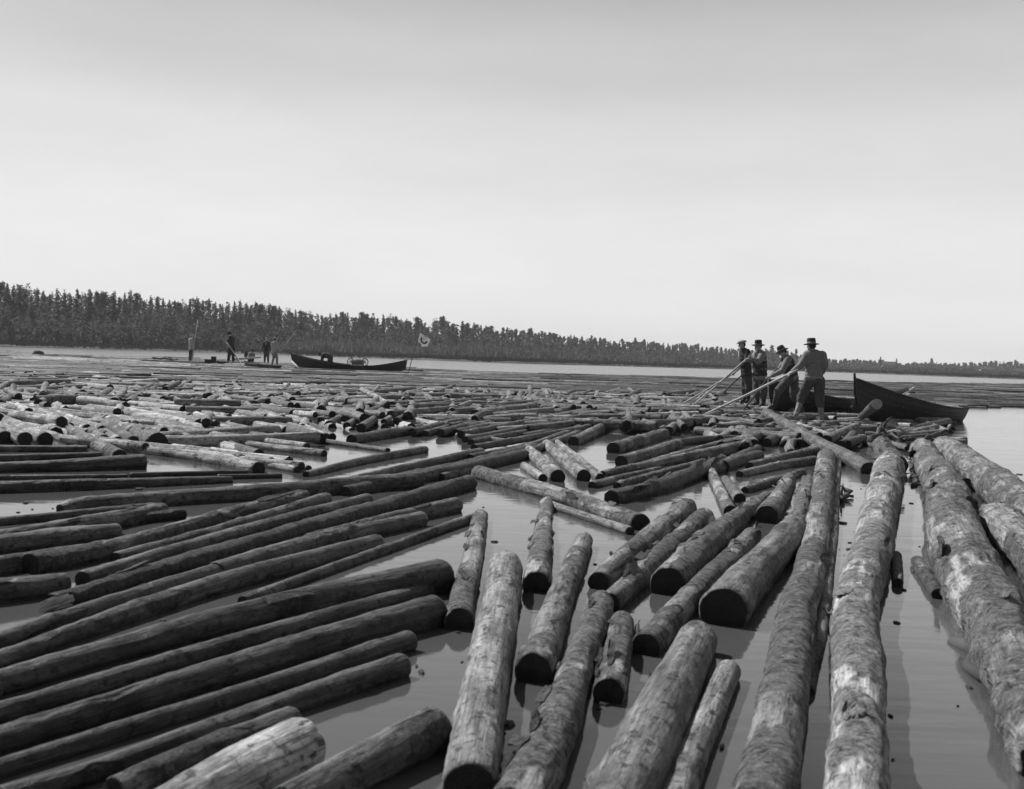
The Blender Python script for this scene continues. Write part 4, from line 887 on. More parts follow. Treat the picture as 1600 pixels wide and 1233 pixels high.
thing_tube('oar_shaft', 'dark oar blade sticking up over the side of the stranded boat', 'oar', [at_depth(1372, 620, 28.3), at_depth(1417, 609.5, 29.5)], [0.05, 0.07], M['tar'], 8)
thing_tube('boat_hook', 'pale pole crossing the dark oar in the stranded boat', 'pole', [at_depth(1392, 630, 28.2), at_depth(1428, 606, 29.8)], [0.035, 0.03], M['pole'], 8)
thing_tube('bailer_log', 'pale rounded bundle inside the stranded boat', 'bundle', [at_depth(1404, 627, 28.8), at_depth(1418, 621, 29.2), at_depth(1424, 624, 29.4)], [0.09, 0.12, 0.07], M['pole'], 10, 0.1)
# gear far off
def winch():
    c = at_depth(559, 565.5, 77.2); o = empty('rope_winch', c); tag(o, 'rope winch with two spoked wheels standing in the long far boat', 'winch')
    def rel(p): return Vector(p)
    link('drum', tube_mesh('drum', [(-0.42, 0, -0.02), (-0.2, 0, -.02), (0, 0, 0), (0.2, 0, -.02), (0.42, 0, -0.02)], [0.15, 0.2, 0.22, 0.2, 0.15], M['rope'], 12), o)
    for sx in (-0.5, 0.5):
        pts = [Vector((sx + math.cos(a) * 0.21, math.cos(a) * 0.15, math.sin(a) * 0.26)) for a in np.linspace(0, 6.2832, 17)]; w = link('wheel', tube_mesh('wheel', pts, [0.035] * 17, M['rope'], 6), o)
        for k in range(3):
            a = k * math.pi / 3; link('spoke', tube_mesh('spoke', [(sx + math.cos(a) * 0.2, math.cos(a) * 0.14, math.sin(a) * 0.25), (sx - math.cos(a) * 0.2, -math.cos(a) * 0.14, -math.sin(a) * 0.25)], [0.02] * 2, M['rope'], 5), w)
    for (a, b) in (((-0.35, 0, 0), (-0.62, 0, 0.62)), ((0.2, 0, 0.1), (0.0, 0.1, 0.6))): link('handle', tube_mesh('handle', [a, b], [0.018, 0.014], M['iron'], 5), o)
    for y in (-0.22, 0.22): link('frame', tube_mesh('frame', [(-0.75, y, -0.26), (0.85, y, -0.26)], [0.04, 0.04], M['tar_in'], 5), o)
winch()
def flag():
    b = at_depth(638, 577, 79); t = at_depth(655.5, 517, 79); o = empty('flag_pole', b); tag(o, 'slanting flag pole planted at the stern of the long far boat', 'flag pole')
    link('pole', tube_mesh('pole', [Vector((0, 0, -0.3)), t - b], [0.035, 0.02], M['pole_dark'], 6), o)
    cs = [at_depth(656.5, 520, 79), at_depth(672.5, 530.5, 79.2), at_depth(667, 543, 79.4), at_depth(653, 534, 79.0)]
    def fp(u, v, off=0.0):
        top = cs[0].lerp(cs[1], u); bot = cs[3].lerp(cs[2], u); p = top.lerp(bot, v); p.y += 0.10 * math.sin(u * 7 + v * 2) * u + off; return p
    f = empty('flag', cs[0]); tag(f, 'white flag bearing a dark curved mark, flying from the slanting pole', 'flag')
    def sheet(fn, n, m, name, mat, th=0.006):
        V = []; F = []
        for s in (0, 1):
            for i in range(n + 1):
                for j in range(m + 1): V.append(fn(i / n, j / m) - cs[0] + Vector((0, th * (s * 2 - 1), 0)))
        k = (n + 1) * (m + 1)
        for s in (0, 1):
            for i in range(n):
                for j in range(m):
                    a = s * k + i * (m + 1) + j; q = (a, a + 1, a + m + 2, a + m + 1); F.append(q if s else tuple(reversed(q)))
        return link(name, raw_mesh(name, V, F, mat), f)
    sheet(lambda u, v: fp(u, v), 16, 12, 'cloth', M['flag_white'])
    def ring(u, v):                                                 # dark crescent-shaped band inside the pale border
        a = -0.35 + u * 3.9; r = 0.20 + 0.15 * v; return fp(0.5 + r * 1.0 * math.cos(a), 0.48 + r * 1.15 * math.sin(a), -0.014)
    sheet(ring, 20, 4, 'emblem', M['flag_dark'], 0.004)
    sheet(lambda u, v: fp(0.62 + u * 0.25 - 0.1 * v, 0.97 + 0.18 * v, 0.0) if False else fp(0.35 + u * 0.4, 1.0 + v * 0.22 * math.sin(u * 3.1), 0.0), 8, 4, 'pennant', M['flag_white'])
flag()
thing_tube('stay_line', 'thin line slanting up from the stern of the long far boat', 'rope', [at_depth(628, 560, 78.6), at_depth(645, 534, 78.8), at_depth(656, 512, 79)], [0.014, 0.012, 0.01], M['rope'], 5)
thing_tube('mooring_plank', 'pale plank leaning on the prow of the long far boat', 'plank', [at_depth(456, 565, 76), at_depth(468.5, 577, 74)], [0.07, 0.07], M['pole'], 4)
thing_tube('mooring_pole', 'pale spar lying across the low dark punt', 'spar', [at_depth(366, 561.5, 68), at_depth(407, 558.3, 70)], [0.08, 0.06], M['pole'], 8)
def crate(px, py, D, s, label, rz=0.2, m='tar'):
    p = at_depth(px, py, D); o = empty('crate', p); tag(o, label, 'crate')
    V = []; F = []; box(V, F, (0, 0, 0), s, rz); link('body', raw_mesh('body', V, F, M[m], smooth=False), o)
    V = []; F = []; box(V, F, (0, 0, s[2] / 2 + 0.015), (s[0] * 1.06, s[1] * 1.06, 0.03), rz); link('lid', raw_mesh('lid', V, F, M['tar_in'], smooth=False), o)
crate(334, 562.5, 66, (0.28, 0.4, 0.36), 'small dark crate on the logs behind the man with the raised foot')
crate(327, 565, 66, (0.42, 0.4, 0.2), 'low dark crate beside the small one on the far logs', -0.1)
def sack(px, py, D, r, label):
    p = at_depth(px, py, D); bm = bmesh.new(); bmesh.ops.create_icosphere(bm, subdivisions=3, radius=1)
    for v in bm.verts: v.co = Vector((v.co.x * r[0], v.co.y * r[1], v.co.z * r[2])) * (1 + 0.15 * float(vnoise(np.array([v.co * 2.1 + Vector((px, 0, 0))]))[0]))
    me = bpy.data.meshes.new('sack'); bm.to_mesh(me); bm.free(); me.materials.append(M['wool_dark']); me.polygons.foreach_set('use_smooth', [True] * len(me.polygons))
    tag(link('sack', me, loc=p), label, 'sack')
sack(384.5, 554, 73, (0.12, 0.15, 0.26), 'dark upright sack beside the seated man in the punt')
sack(346, 566, 66, (0.34, 0.3, 0.10), 'flat dark sack by the feet of the man with the sloping pole')
# driftwood branches
def branch(name, label, pts, r, seed, mat='trunk', group='branches caught among the logs'):
    g = random.Random(seed); P = []; pts = [Vector(p) for p in pts]
    for i in range(len(pts) - 1):
        for k in range(4): P.append(pts[i].lerp(pts[i + 1], k / 4) + Vector((g.uniform(-1, 1), g.uniform(-1, 1), g.uniform(-.5, .8))) * r * 1.2)
    P.append(pts[-1]); n = len(P); c = P[0].copy()
    o = link(name, tube_mesh(name, [p - c for p in P], [r * (1 - 0.6 * i / n) * g.uniform(0.8, 1.2) for i in range(n)], M[mat], 7, 0.15, seed), loc=c); tag(o, label, 'branch', group)
    for k in range(0 if 'strip' in label or 'stake' in label else 2):
        i = g.randrange(1, n - 1); d = Vector((g.uniform(-1, 1), g.uniform(-1, 1), g.uniform(0.1, 0.9))).normalized() * r * g.uniform(3, 6)
        link('twig', tube_mesh('twig', [P[i] - c, P[i] - c + d * 0.5 + Vector((0, 0, r)), P[i] - c + d], [r * 0.45, r * 0.35, r * 0.15], M[mat], 5, 0.1, seed), o)
branch('branch', 'crooked dark branch between the boots and the boat prow', [ground(1292, 650, .15), ground(1318, 640, .2), ground(1336, 652, .1)], 0.05, 1)
branch('branch', 'forked branch standing against the stump log', [ground(1362, 692, .05), ground(1374, 672, .25), ground(1382, 664, .2)], 0.055, 2)
branch('branch', 'curved thin branch in front of the stranded boat', [ground(1386, 668, .08), ground(1410, 690, .05), ground(1432, 684, .05)], 0.035, 3)
branch('branch', 'knotted branch end at the open water below the boat', [ground(1450, 684, .1), ground(1470, 676, .12), ground(1486, 670, .2)], 0.05, 4)
branch('branch', 'short broken stake upright beside the boat prow', [ground(1331, 646, .05), at_depth(1333, 628, 26.2)], 0.03, 5)
branch('branch', 'bent stake nearest the prow of the stranded boat', [ground(1339, 648, .05), at_depth(1345, 624, 26.4)], 0.03, 6)
branch('branch', 'small dark branch floating in the lane of open water', [ground(1318, 782, 0.02), ground(1324, 768, .06), ground(1333, 776, .02)], 0.035, 7)
branch('branch', 'ragged bark strip floating by the shaggy massive log', [ground(1508, 1002, .02), ground(1530, 1040, .03), ground(1575, 1090, .02)], 0.045, 8)
branch('branch', 'tiny twig cluster floating near the top of the massive log', [ground(1425, 758, .02), ground(1430, 747, .03), ground(1436, 752, .02)], 0.025, 9)
branch('branch', 'thin twig in the water beside the very long bark log', [ground(1288, 954, .03), ground(1300, 963, .05), ground(1313, 969, .02)], 0.012, 10)
branch('branch', 'long driftwood branch on the far logs near the man with the upright pole', [ground(238, 560.5, .3), ground(255, 561, .3), ground(278, 562, .3)], 0.09, 11)
sack(60, 554.5, 100, (0.5, 0.5, 0.45), 'dark heap on the far logs near the frame edge')

# ------------------------------------------------------------------ people
def closed_capsule(bm, p0, r0, p1, r1, seg=12):
    p0, p1 = Vector(p0), Vector(p1); d = p1 - p0
    for p, r in ((p0, r0), (p1, r1)): bmesh.ops.create_icosphere(bm, subdivisions=2, radius=r, matrix=Matrix.Translation(p))
    if d.length > 1e-4:
        q = d.to_track_quat('Z', 'Y').to_matrix().to_4x4()
        bmesh.ops.create_cone(bm, cap_ends=True, segments=seg, radius1=r0, radius2=r1, depth=d.length, matrix=Matrix.Translation((p0 + p1) / 2) @ q)
def ellip(bm, c, ax, rx, fw, ry, upv, rz):
    m = Matrix((ax * rx, fw * ry, upv * rz)).transposed().to_4x4(); m.translation = Vector(c)
    bmesh.ops.create_icosphere(bm, subdivisions=2, radius=1.0, matrix=m)
def fuse(name, bm, voxel, mat, o, amp=0.0, freq=14.0, iters=2):
    me = bpy.data.meshes.new(name); bm.to_mesh(me); bm.free(); t = bpy.data.objects.new(name, me); COL.objects.link(t)
    md = t.modifiers.new('fuse', 'REMESH'); md.mode = 'VOXEL'; md.voxel_size = voxel
    sm = t.modifiers.new('soft', 'SMOOTH'); sm.iterations = iters if amp == 0 else 9; sm.factor = 0.5
    dg = bpy.context.evaluated_depsgraph_get(); out = bpy.data.meshes.new_from_object(t.evaluated_get(dg)); out.name = name
    bpy.data.objects.remove(t); bpy.data.meshes.remove(me)
    if amp:
        n = len(out.vertices); co = np.zeros(n * 3, np.float32); out.vertices.foreach_get('co', co); co = co.reshape(-1, 3); no = np.zeros(n * 3, np.float32); out.vertices.foreach_get('normal', no)
        dd = fbm(co * np.array([1, 1, 0.55]) @ np.array([[.9, .3, .3], [-.3, .95, .1], [-.4, 0, .9]]) * freq + 3.3, 3); ridge = 1 - np.abs(dd) * 3; co += no.reshape(-1, 3) * (amp * np.clip(ridge, -1, 1))[:, None]; out.vertices.foreach_set('co', co.ravel())
    out.materials.clear(); out.materials.append(mat); out.polygons.foreach_set('use_smooth', [True] * len(out.polygons)); out.update()
    return out
def lathe(name, prof, mat, na=24, M4=None, squash=1.0):
    V = []; F = []; n = len(prof)
    for (r, z) in prof:
        for q in range(na): a = q / na * 6.2832; V.append(M4 @ Vector((r * math.cos(a) * squash, r * math.sin(a), z)))
    for i in range(n - 1):
        for q in range(na): F.append((i * na + q, i * na + (q + 1) % na, (i + 1) * na + (q + 1) % na, (i + 1) * na + q))
    F.append(tuple(reversed(range(na)))); F.append(tuple((n - 1) * na + q for q in range(na)))
    return raw_mesh(name, V, F, mat)
def hand(bm, wrist, palm_dir, grip, S, near):
    """palm with five bent fingers closing round the grip axis (a held pole) or hanging loosely curled"""
    d = palm_dir.normalized(); g = grip.normalized(); n = d.cross(g)
    if n.length < 0.2: g = d.orthogonal(); n = d.cross(g)
    n.normalize(); g = n.cross(d).normalized()
    c = wrist + d * 0.045 * S
    ellip(bm, c, g, 0.042 * S, n, 0.016 * S, d, 0.055 * S)
    if not near: closed_capsule(bm, c, 0.03 * S, c + d * 0.05 * S, 0.02 * S, 8); return
    for k, ln in enumerate((0.92, 1.0, 0.95, 0.78)):
        b = c + g * (0.030 - 0.020 * k) * S + d * 0.045 * S; r = (0.0095, 0.0095, 0.009, 0.008)[k] * S
        p1 = b + (d * 0.030 + n * 0.010) * S * ln; p2 = p1 + (d * 0.008 + n * 0.026) * S * ln; p3 = p2 + (-d * 0.018 + n * 0.008) * S * ln
        closed_capsule(bm, b, r, p1, r, 8); closed_capsule(bm, p1, r, p2, r * .9, 8); closed_capsule(bm, p2, r * .9, p3, r * .8, 8)
    b = c + g * 0.036 * S - d * 0.02 * S; p1 = b + (g * 0.022 + d * 0.022 + n * 0.016) * S; p2 = p1 + (d * 0.022 + n * 0.016 - g * 0.008) * S
    closed_capsule(bm, b, 0.012 * S, p1, 0.011 * S, 8); closed_capsule(bm, p1, 0.011 * S, p2, 0.009 * S, 8)
def person(label, D, J, S=1.0, face=(-1, 0, 0), near=True, hat='felt', jacket='wool_mid', trousers='cloth_trouser', boots='leather', vest=None, girth=1.0, hat_up=(0, 0, 1), grip=None, socks=None, conv=None, coat_len=0.0, shirt=None, belt=False):
    j = {k: at_depth(*(conv(v[0], v[1])), D + (v[2] if len(v) > 2 else 0)) for k, v in J.items()}
    base = Vector(((j['anL'].x + j['anR'].x) / 2, (j['anL'].y + j['anR'].y) / 2, min(j['anL'].z, j['anR'].z) - 0.08))
    j = {k: v - base for k, v in j.items()}
    up = Vector((0, 0, 1)); fc = Vector(face).normalized(); hu = Vector(hat_up).normalized(); side = fc.cross(hu).normalized(); hu = side.cross(fc).normalized()
    across = (j['shR'] - j['shL']).normalized(); spine = (j['neck'] - j['pelvis']).normalized(); fwd = across.cross(spine).normalized()
    if fwd.dot(Vector((fc.x, fc.y, 0))) < 0: fwd = -fwd
    grip = Vector(grip).normalized() if grip else Vector((1, 0, 0.5)).normalized()
    vx_b, vx_c = (0.0065, 0.012) if near else (0.016, 0.02)
    # one continuous body
    bm = bmesh.new()
    hc = j['head']
    ellip(bm, hc + hu * 0.025 * S, side, 0.076 * S, fc, 0.094 * S, hu, 0.10 * S)                       # skull
    ellip(bm, hc - hu * 0.045 * S + fc * 0.022 * S, side, 0.055 * S, fc, 0.062 * S, hu, 0.068 * S)      # jaw
    closed_capsule(bm, hc + fc * 0.088 * S + hu * 0.012 * S, 0.010 * S, hc + fc * 0.108 * S - hu * 0.022 * S, 0.014 * S, 8)   # nose
    ellip(bm, hc + fc * 0.084 * S - hu * 0.052 * S, side, 0.024 * S, fc, 0.010 * S, hu, 0.008 * S)      # mouth
    ellip(bm, hc + fc * 0.078 * S + hu * 0.022 * S, side, 0.05 * S, fc, 0.014 * S, hu, 0.008 * S)       # brow
    for sg in (-1, 1): ellip(bm, hc + side * sg * 0.08 * S - hu * 0.005 * S, side, 0.012 * S, fc, 0.022 * S, hu, 0.034 * S)   # ears
    closed_capsule(bm, hc - hu * 0.05 * S - fc * 0.01 * S, 0.055 * S, j['neck'] - spine * 0.03 * S, 0.06 * S)
    for t, w, dp in ((0.0, .17, .11), (.2, .17, .115), (.45, .15, .11), (.7, .14, .105), (.95, .155, .115), (1.05, .15, .115)):
        c = (j['neck'] - spine * 0.09 * S).lerp(j['pelvis'], t); ellip(bm, c, across, w * S, fwd, dp * S, spine, 0.10 * S)
    for s in 'LR':
        closed_capsule(bm, j['sh' + s], 0.06 * S, j['el' + s], 0.045 * S); closed_capsule(bm, j['el' + s], 0.043 * S, j['ha' + s], 0.028 * S)
        closed_capsule(bm, j['hip' + s], 0.085 * S, j['kn' + s], 0.055 * S); closed_capsule(bm, j['kn' + s], 0.054 * S, j['an' + s], 0.036 * S); closed_capsule(bm, j['an' + s] - up * 0.03 * S, 0.035 * S, j['toe' + s], 0.026 * S)
        hand(bm, j['ha' + s], (j['ha' + s] - j['el' + s]), grip, S, near)
    body = link('person', fuse('person', bm, vx_b, M['skin'], None), loc=base); tag(body, label, 'person')
    if near:
        for sg in (-1, 1):
            bm = bmesh.new(); ellip(bm, hc + fc * 0.088 * S + side * sg * 0.03 * S + hu * 0.008 * S, side, 0.013 * S, fc, 0.008 * S, hu, 0.007 * S)
            me = bpy.data.meshes.new('eye'); bm.to_mesh(me); bm.free(); me.materials.append(M['hair']); link('eye', me, body)
    # hair under the hat
    bm = bmesh.new(); ellip(bm, hc + hu * 0.025 * S - fc * 0.022 * S, side, 0.086 * S, fc, 0.088 * S, hu, 0.098 * S); link('hair', fuse('hair', bm, vx_c, M['hair'], None, 0.003, 40), body)
    # jacket or shirt
    bm = bmesh.new(); G = girth
    shn = j['neck'] - spine * 0.03 * S
    closed_capsule(bm, shn, 0.068 * S, shn - spine * 0.03 * S, 0.08 * S)
    prof = ((0.0, .185, .120), (.12, .20, .132), (.3, .195, .14), (.5, .18, .14), (.7, .172, .135), (.88, .18, .14), (1.0 + coat_len, .188, .145))
    for t, w, dp in prof:
        c = (j['neck'] - spine * 0.10 * S).lerp(j['pelvis'], t); ellip(bm, c, across, w * S * G, fwd, dp * S * G, spine, 0.13 * S)
    for s in 'LR':
        closed_capsule(bm, shn - spine * 0.045 * S, 0.06 * S, j['sh' + s], 0.08 * S * G); closed_capsule(bm, j['sh' + s], 0.082 * S * G, j['el' + s], 0.066 * S * G); w = j['el' + s].lerp(j['ha' + s], 0.9); closed_capsule(bm, j['el' + s], 0.066 * S * G, w, 0.045 * S * G)
    jk = link('jacket', fuse('jacket', bm, vx_c, M[jacket], None, 0.007 if near else 0.004, 6), body)
    if vest:
        bm = bmesh.new()
        for t, w, dp in ((0.02, .165, .128), (.15, .19, .146), (.35, .192, .152), (.55, .182, .15), (.78, .178, .148), (.92, .185, .15)):
            c = (j['neck'] - spine * 0.10 * S).lerp(j['pelvis'], t); ellip(bm, c, across, w * S * G * 1.03, fwd, dp * S * G * 1.04, spine, 0.12 * S)
        link('vest', fuse('vest', bm, vx_c, M[vest], None, 0.008, 8), body)
    bm = bmesh.new(); ellip(bm, j['neck'] - spine * 0.02 * S, across, 0.078 * S, fwd, 0.078 * S, spine, 0.022 * S); link('collar', fuse('collar', bm, vx_c, M[shirt or jacket], None), body)
    if shirt:
        bm = bmesh.new(); ellip(bm, j['neck'].lerp(j['pelvis'], 0.22) + fwd * 0.125 * S * G, across, 0.05 * S, fwd, 0.03 * S, spine, 0.11 * S); link('shirt_front', fuse('shirt_front', bm, vx_c, M[shirt], None), body)
    # trousers, bloused over the boots
    bm = bmesh.new(); hipax = (j['hipR'] - j['hipL']).normalized()
    ellip(bm, j['pelvis'], across, 0.178 * S * G, fwd, 0.135 * S * G, spine, 0.10 * S)
    ellip(bm, (j['hipL'] + j['hipR']) / 2 + up * 0.02, hipax, 0.175 * S * G, fwd, 0.14 * S * G, up, 0.10 * S)
    for s in 'LR':
        k = j['kn' + s]; low = k.lerp(j['an' + s], 0.32 if near else 0.75)
        closed_capsule(bm, j['hip' + s], 0.108 * S * G, k, 0.085 * S * G); closed_capsule(bm, k, 0.086 * S * G, low, 0.075 * S * G)
    link('trousers', fuse('trousers', bm, vx_c, M[trousers], None, 0.012 if near else 0.006, 8), body)
    for s in 'LR':
        bm = bmesh.new(); k, a, t = j['kn' + s], j['an' + s], j['toe' + s]; st = k.lerp(a, 0.2)
        closed_capsule(bm, st, 0.066 * S, a, 0.05 * S); d = (t - a); d.z = 0; heel = a - d * 0.25 - up * 0.035 * S
        closed_capsule(bm, a - up * 0.015 * S, 0.052 * S, t + up * 0.005, 0.038 * S); closed_capsule(bm, heel, 0.042 * S, t, 0.038 * S)
        link('boot', fuse('boot', bm, vx_c, M[socks or boots], None, 0.005, 12), body)
    if belt:
        bm = bmesh.new(); ellip(bm, j['neck'].lerp(j['pelvis'], 0.97), across, 0.196 * S * G, fwd, 0.155 * S * G, spine, 0.022 * S); link('belt', fuse('belt', bm, vx_c * 0.7, M['wool_light'], None), body)
    # hat
    hm = Matrix((side, fc, hu)).transposed().to_4x4(); hm.translation = hc + hu * 0.055 * S
    if hat == 'cap':
        bm = bmesh.new(); ellip(bm, hc + hu * 0.095 * S - fc * 0.01 * S, side, 0.115 * S, fc, 0.135 * S, (hu - fc * 0.15).normalized(), 0.045 * S); ellip(bm, hc + hu * 0.065 * S, side, 0.09 * S, fc, 0.105 * S, hu, 0.04 * S)
        hb = link('cap', fuse('cap', bm, vx_c * 0.8, M['tweed'], None, 0.004, 20), body)
        bm = bmesh.new(); ellip(bm, hc + hu * 0.062 * S + fc * 0.115 * S, side, 0.065 * S, fc, 0.06 * S, (hu + fc * 0.25).normalized(), 0.009 * S); me = bpy.data.meshes.new('peak'); bm.to_mesh(me); bm.free(); me.materials.append(M['felt']); link('peak', me, hb)
    else:
        prof = [(0.09, -0.004), (0.165, -0.014), (0.172, -0.006), (0.168, 0.0), (0.10, 0.008), (0.098, 0.02), (0.096, 0.05), (0.094, 0.10), (0.085, 0.125), (0.06, 0.128), (0.02, 0.112), (0.001, 0.11)]
        if hat == 'soft': prof = [(0.09, -0.01), (0.155, -0.03), (0.162, -0.022), (0.10, 0.006), (0.098, 0.03), (0.09, 0.08), (0.07, 0.115), (0.04, 0.122), (0.001, 0.105)]
        hb = link('hat', lathe('hat', [(r * S, z * S) for r, z in prof], M['felt'], 28, hm, 0.92), body)
        if hat != 'soft' or near: link('hat_band', lathe('hat_band', [(r * S, z * S) for r, z in [(0.1005, 0.009), (0.1025, 0.012), (0.1005, 0.038), (0.098, 0.04)]], M['felt_band'], 28, hm, 0.92), hb)
    return {k: v + base for k, v in j.items()}
Z1 = lambda x, y: (1140 + x / 7.706, 510 + y / 7.706)
j4 = person('man in a banded hat seen from behind, pushing with a long pale pole', 24.0,
    dict(head=(985, 243), neck=(1003, 285), pelvis=(1015, 622), shL=(938, 338), elL=(852, 475, -.08), haL=(752, 550, -.12), shR=(1118, 345), elR=(1146, 470, -.05), haR=(1118, 560, .12),
         hipL=(965, 652), knL=(868, 845, .12), anL=(812, 1030, .05), toeL=(785, 1075, .16), hipR=(1078, 655), knR=(1088, 880, -.03), anR=(1106, 1085, -.05), toeR=(1092, 1108, .18)),
    1.03, (-0.55, 0.8, -0.08), True, 'felt', 'wool_mid', 'cloth_trouser', 'leather', None, 1.12, (0, 0, 1), (-1, 0, -.55), 'leather_pale', Z1, belt=True)
j2 = person('man in a turned-up hat and loose jacket standing behind the cap-wearing man', 27.8,
    dict(head=(345, 248), neck=(356, 290), pelvis=(368, 590), shL=(398, 335, -.15), elL=(350, 425, -.3), haL=(282, 388, -.28), shR=(322, 330, .15), elR=(286, 405, .1), haR=(215, 402, -.05),
         hipL=(392, 625, -.06), knL=(408, 785, -.1), anL=(412, 925, -.05), toeL=(382, 945, -.12), hipR=(338, 620, .08), knR=(325, 785, .05), anR=(336, 910, .08), toeR=(300, 928, .02)),
    1.0, (-0.85, -0.5, -0.12), True, 'felt', 'wool_mid', 'cloth_trouser', 'leather', 'wool_dark', 1.15, (0.0, -.1, 1), (-1, 0, -.8), None, Z1, 0.08, 'wool_light')
j1 = person('man in a flat cap with pale shirt front, first of the four with poles', 29.5,
    dict(head=(150, 228), neck=(170, 268), pelvis=(205, 560), shL=(212, 310, -.15), elL=(212, 425, -.28), haL=(140, 488, -.22), shR=(180, 305, .15), elR=(160, 420, .12), haR=(70, 540, .05),
         hipL=(222, 600, -.06), knL=(228, 745, -.1), anL=(222, 890, -.05), toeL=(190, 915, -.15), hipR=(192, 595, .08), knR=(188, 745, .05), anR=(176, 888, .05), toeR=(140, 910, .0)),
    1.0, (-0.95, -0.25, -0.2), True, 'cap', 'wool_dark', 'cloth_trouser', 'leather', None, 1.1, (0, 0, 1), (-1, 0, -.6), None, Z1, 0.05, 'linen')
j3 = person('man in a slouched hat striding low with bent knees over a pole', 26.0,
    dict(head=(640, 312), neck=(668, 350), pelvis=(742, 600), shL=(706, 392, -.16), elL=(628, 540, -.25), haL=(500, 600, -.2), shR=(664, 382, .14), elR=(650, 450, -.02), haR=(618, 470, -.1),
         hipL=(722, 632, -.08), knL=(578, 785, -.12), anL=(535, 945, -.08), toeL=(470, 985, -.12), hipR=(770, 640, .08), knR=(775, 835, .08), anR=(872, 1005, .2), toeR=(835, 1030, .15)),
    1.0, (-0.85, -0.1, -0.5), True, 'soft', 'wool_mid', 'cloth_trouser', 'leather', 'wool_dark', 1.08, (-.45, 0, 1), (-1, 0, -1.2), None, Z1)
def pike(label, top, hand_pts, tip, r, mat):
    a, b = Vector(hand_pts), Vector(tip); pts = [Vector(top), a, a.lerp(b, 0.5) + Vector((0, 0, -0.02)), b]; c = pts[0].copy()
    o = link('pike_pole', tube_mesh('pike_pole', [p - c for p in pts], [r * 0.8, r, r, r * 0.8], M[mat], 10), loc=c); tag(o, label, 'pole', 'pike poles of the log drivers')
    d = (b - a).normalized(); link('iron_spike', tube_mesh('iron_spike', [b - c, b - c + d * 0.10], [r * 0.7, 0.004], M['iron'], 6), o)
    link('iron_hook', tube_mesh('iron_hook', [b - c, b - c + d * 0.05 + Vector((-.04, 0, -.02)), b - c + d * 0.02 + Vector((-.07, 0, -.05))], [0.01, 0.009, 0.003], M['iron'], 6), o)
g1 = lambda j, k, f=0.06: j[k] + (j[k] - j['el' + k[-1]]).normalized() * f
pike('long pale pole in the hand of the backward-facing man', g1(j4, 'haL') + (g1(j4, 'haL') - ground(1102, 647, .15)).normalized() * 0.25, g1(j4, 'haL'), ground(1102, 647, .15), 0.030, 'pole')
pike('worn pole held by the crouching man', g1(j3, 'haR') , (g1(j3, 'haL')), ground(1159, 643, .15), 0.026, 'pole_dark')
pike('grey pole gripped in both hands by the man in the turned-up hat', g1(j2, 'haL'), g1(j2, 'haR'), ground(1084, 632, .1), 0.026, 'wool_light')
pike('grey pole held by the cap-wearing man reaching farthest', g1(j1, 'haL'), g1(j1, 'haR'), ground(1062, 633, .1), 0.022, 'wool_light')
pike('dark pole planted upright-leaning before the cap-wearing man', at_depth(1160, 586, 29.2), at_depth(1150, 594, 29.3), ground(1113, 628, .1), 0.022, 'pole_dark')
Z2 = lambda x, y: (280 + x / 8.0, 500 + y / 8.0)
f1 = person('distant man in light shirt holding a tall upright pole', 74, dict(head=(165, 208), neck=(152, 232), pelvis=(150, 365), shL=(142, 250, -.15), elL=(150, 290, -.15), haL=(185, 270, -.1), shR=(132, 250, .15), elR=(160, 300, .1), haR=(182, 300, 0),
    hipL=(158, 375, -.08), knL=(160, 440, -.05), anL=(140, 495, -.05), toeL=(155, 500), hipR=(145, 375, .08), knR=(140, 440, .05), anR=(130, 498, .05), toeR=(145, 503, .05)), 0.97, (0.9, -.1, -.1), False, 'cap', 'wool_light', 'wool_dark', conv=Z2, girth=1.3)
f2 = person('distant tall man in dark clothes working a sloping pole', 63, dict(head=(632, 180), neck=(645, 205), pelvis=(655, 345), shL=(640, 230, -.15), elL=(605, 270, -.15), haL=(598, 280, -.15), shR=(672, 232, .1), elR=(672, 300, .1), haR=(645, 330, -.1),
    hipL=(632, 360, -.05), knL=(625, 440, -.05), anL=(612, 520, -.05), toeL=(598, 532, -.1), hipR=(672, 360, .05), knR=(675, 440, .05), anR=(672, 520, 0), toeR=(660, 533, -.1)), 1.02, (-0.8, -.5, -.4), False, 'soft', 'wool_dark', 'wool_dark', conv=Z2, girth=1.1)
f3 = person('distant man in a hat seated low in the punt', 72.5, dict(head=(908, 388), neck=(905, 410), pelvis=(905, 500), shL=(880, 425, -.1), elL=(872, 465, -.1), haL=(890, 480, -.2), shR=(932, 425, .1), elR=(942, 465, .1), haR=(925, 480, -.1),
    hipL=(890, 505, -.1), knL=(870, 490, -.4), anL=(868, 520, -.4), toeL=(860, 522, -.5), hipR=(920, 505, -.1), knR=(915, 490, -.4), anR=(915, 520, -.4), toeR=(908, 522, -.5)), 0.95, (0.5, -.8, -.2), False, 'soft', 'wool_mid', 'wool_dark', conv=Z2)
f4 = person('distant man in open dark vest over pale shirt, facing the river', 74, dict(head=(1093, 245), neck=(1090, 268), pelvis=(1092, 390), shL=(1062, 290), elL=(1045, 340), haL=(1045, 385), shR=(1120, 290), elR=(1138, 340), haR=(1140, 385, -.05),
    hipL=(1075, 400), knL=(1070, 470), anL=(1068, 525), toeL=(1065, 535, -.1), hipR=(1108, 400), knR=(1110, 470), anR=(1112, 525), toeR=(1115, 535, -.1)), 0.96, (0.2, -1, -.1), False, 'cap', 'wool_dark', 'cloth_trouser', conv=Z2, shirt='wool_light')
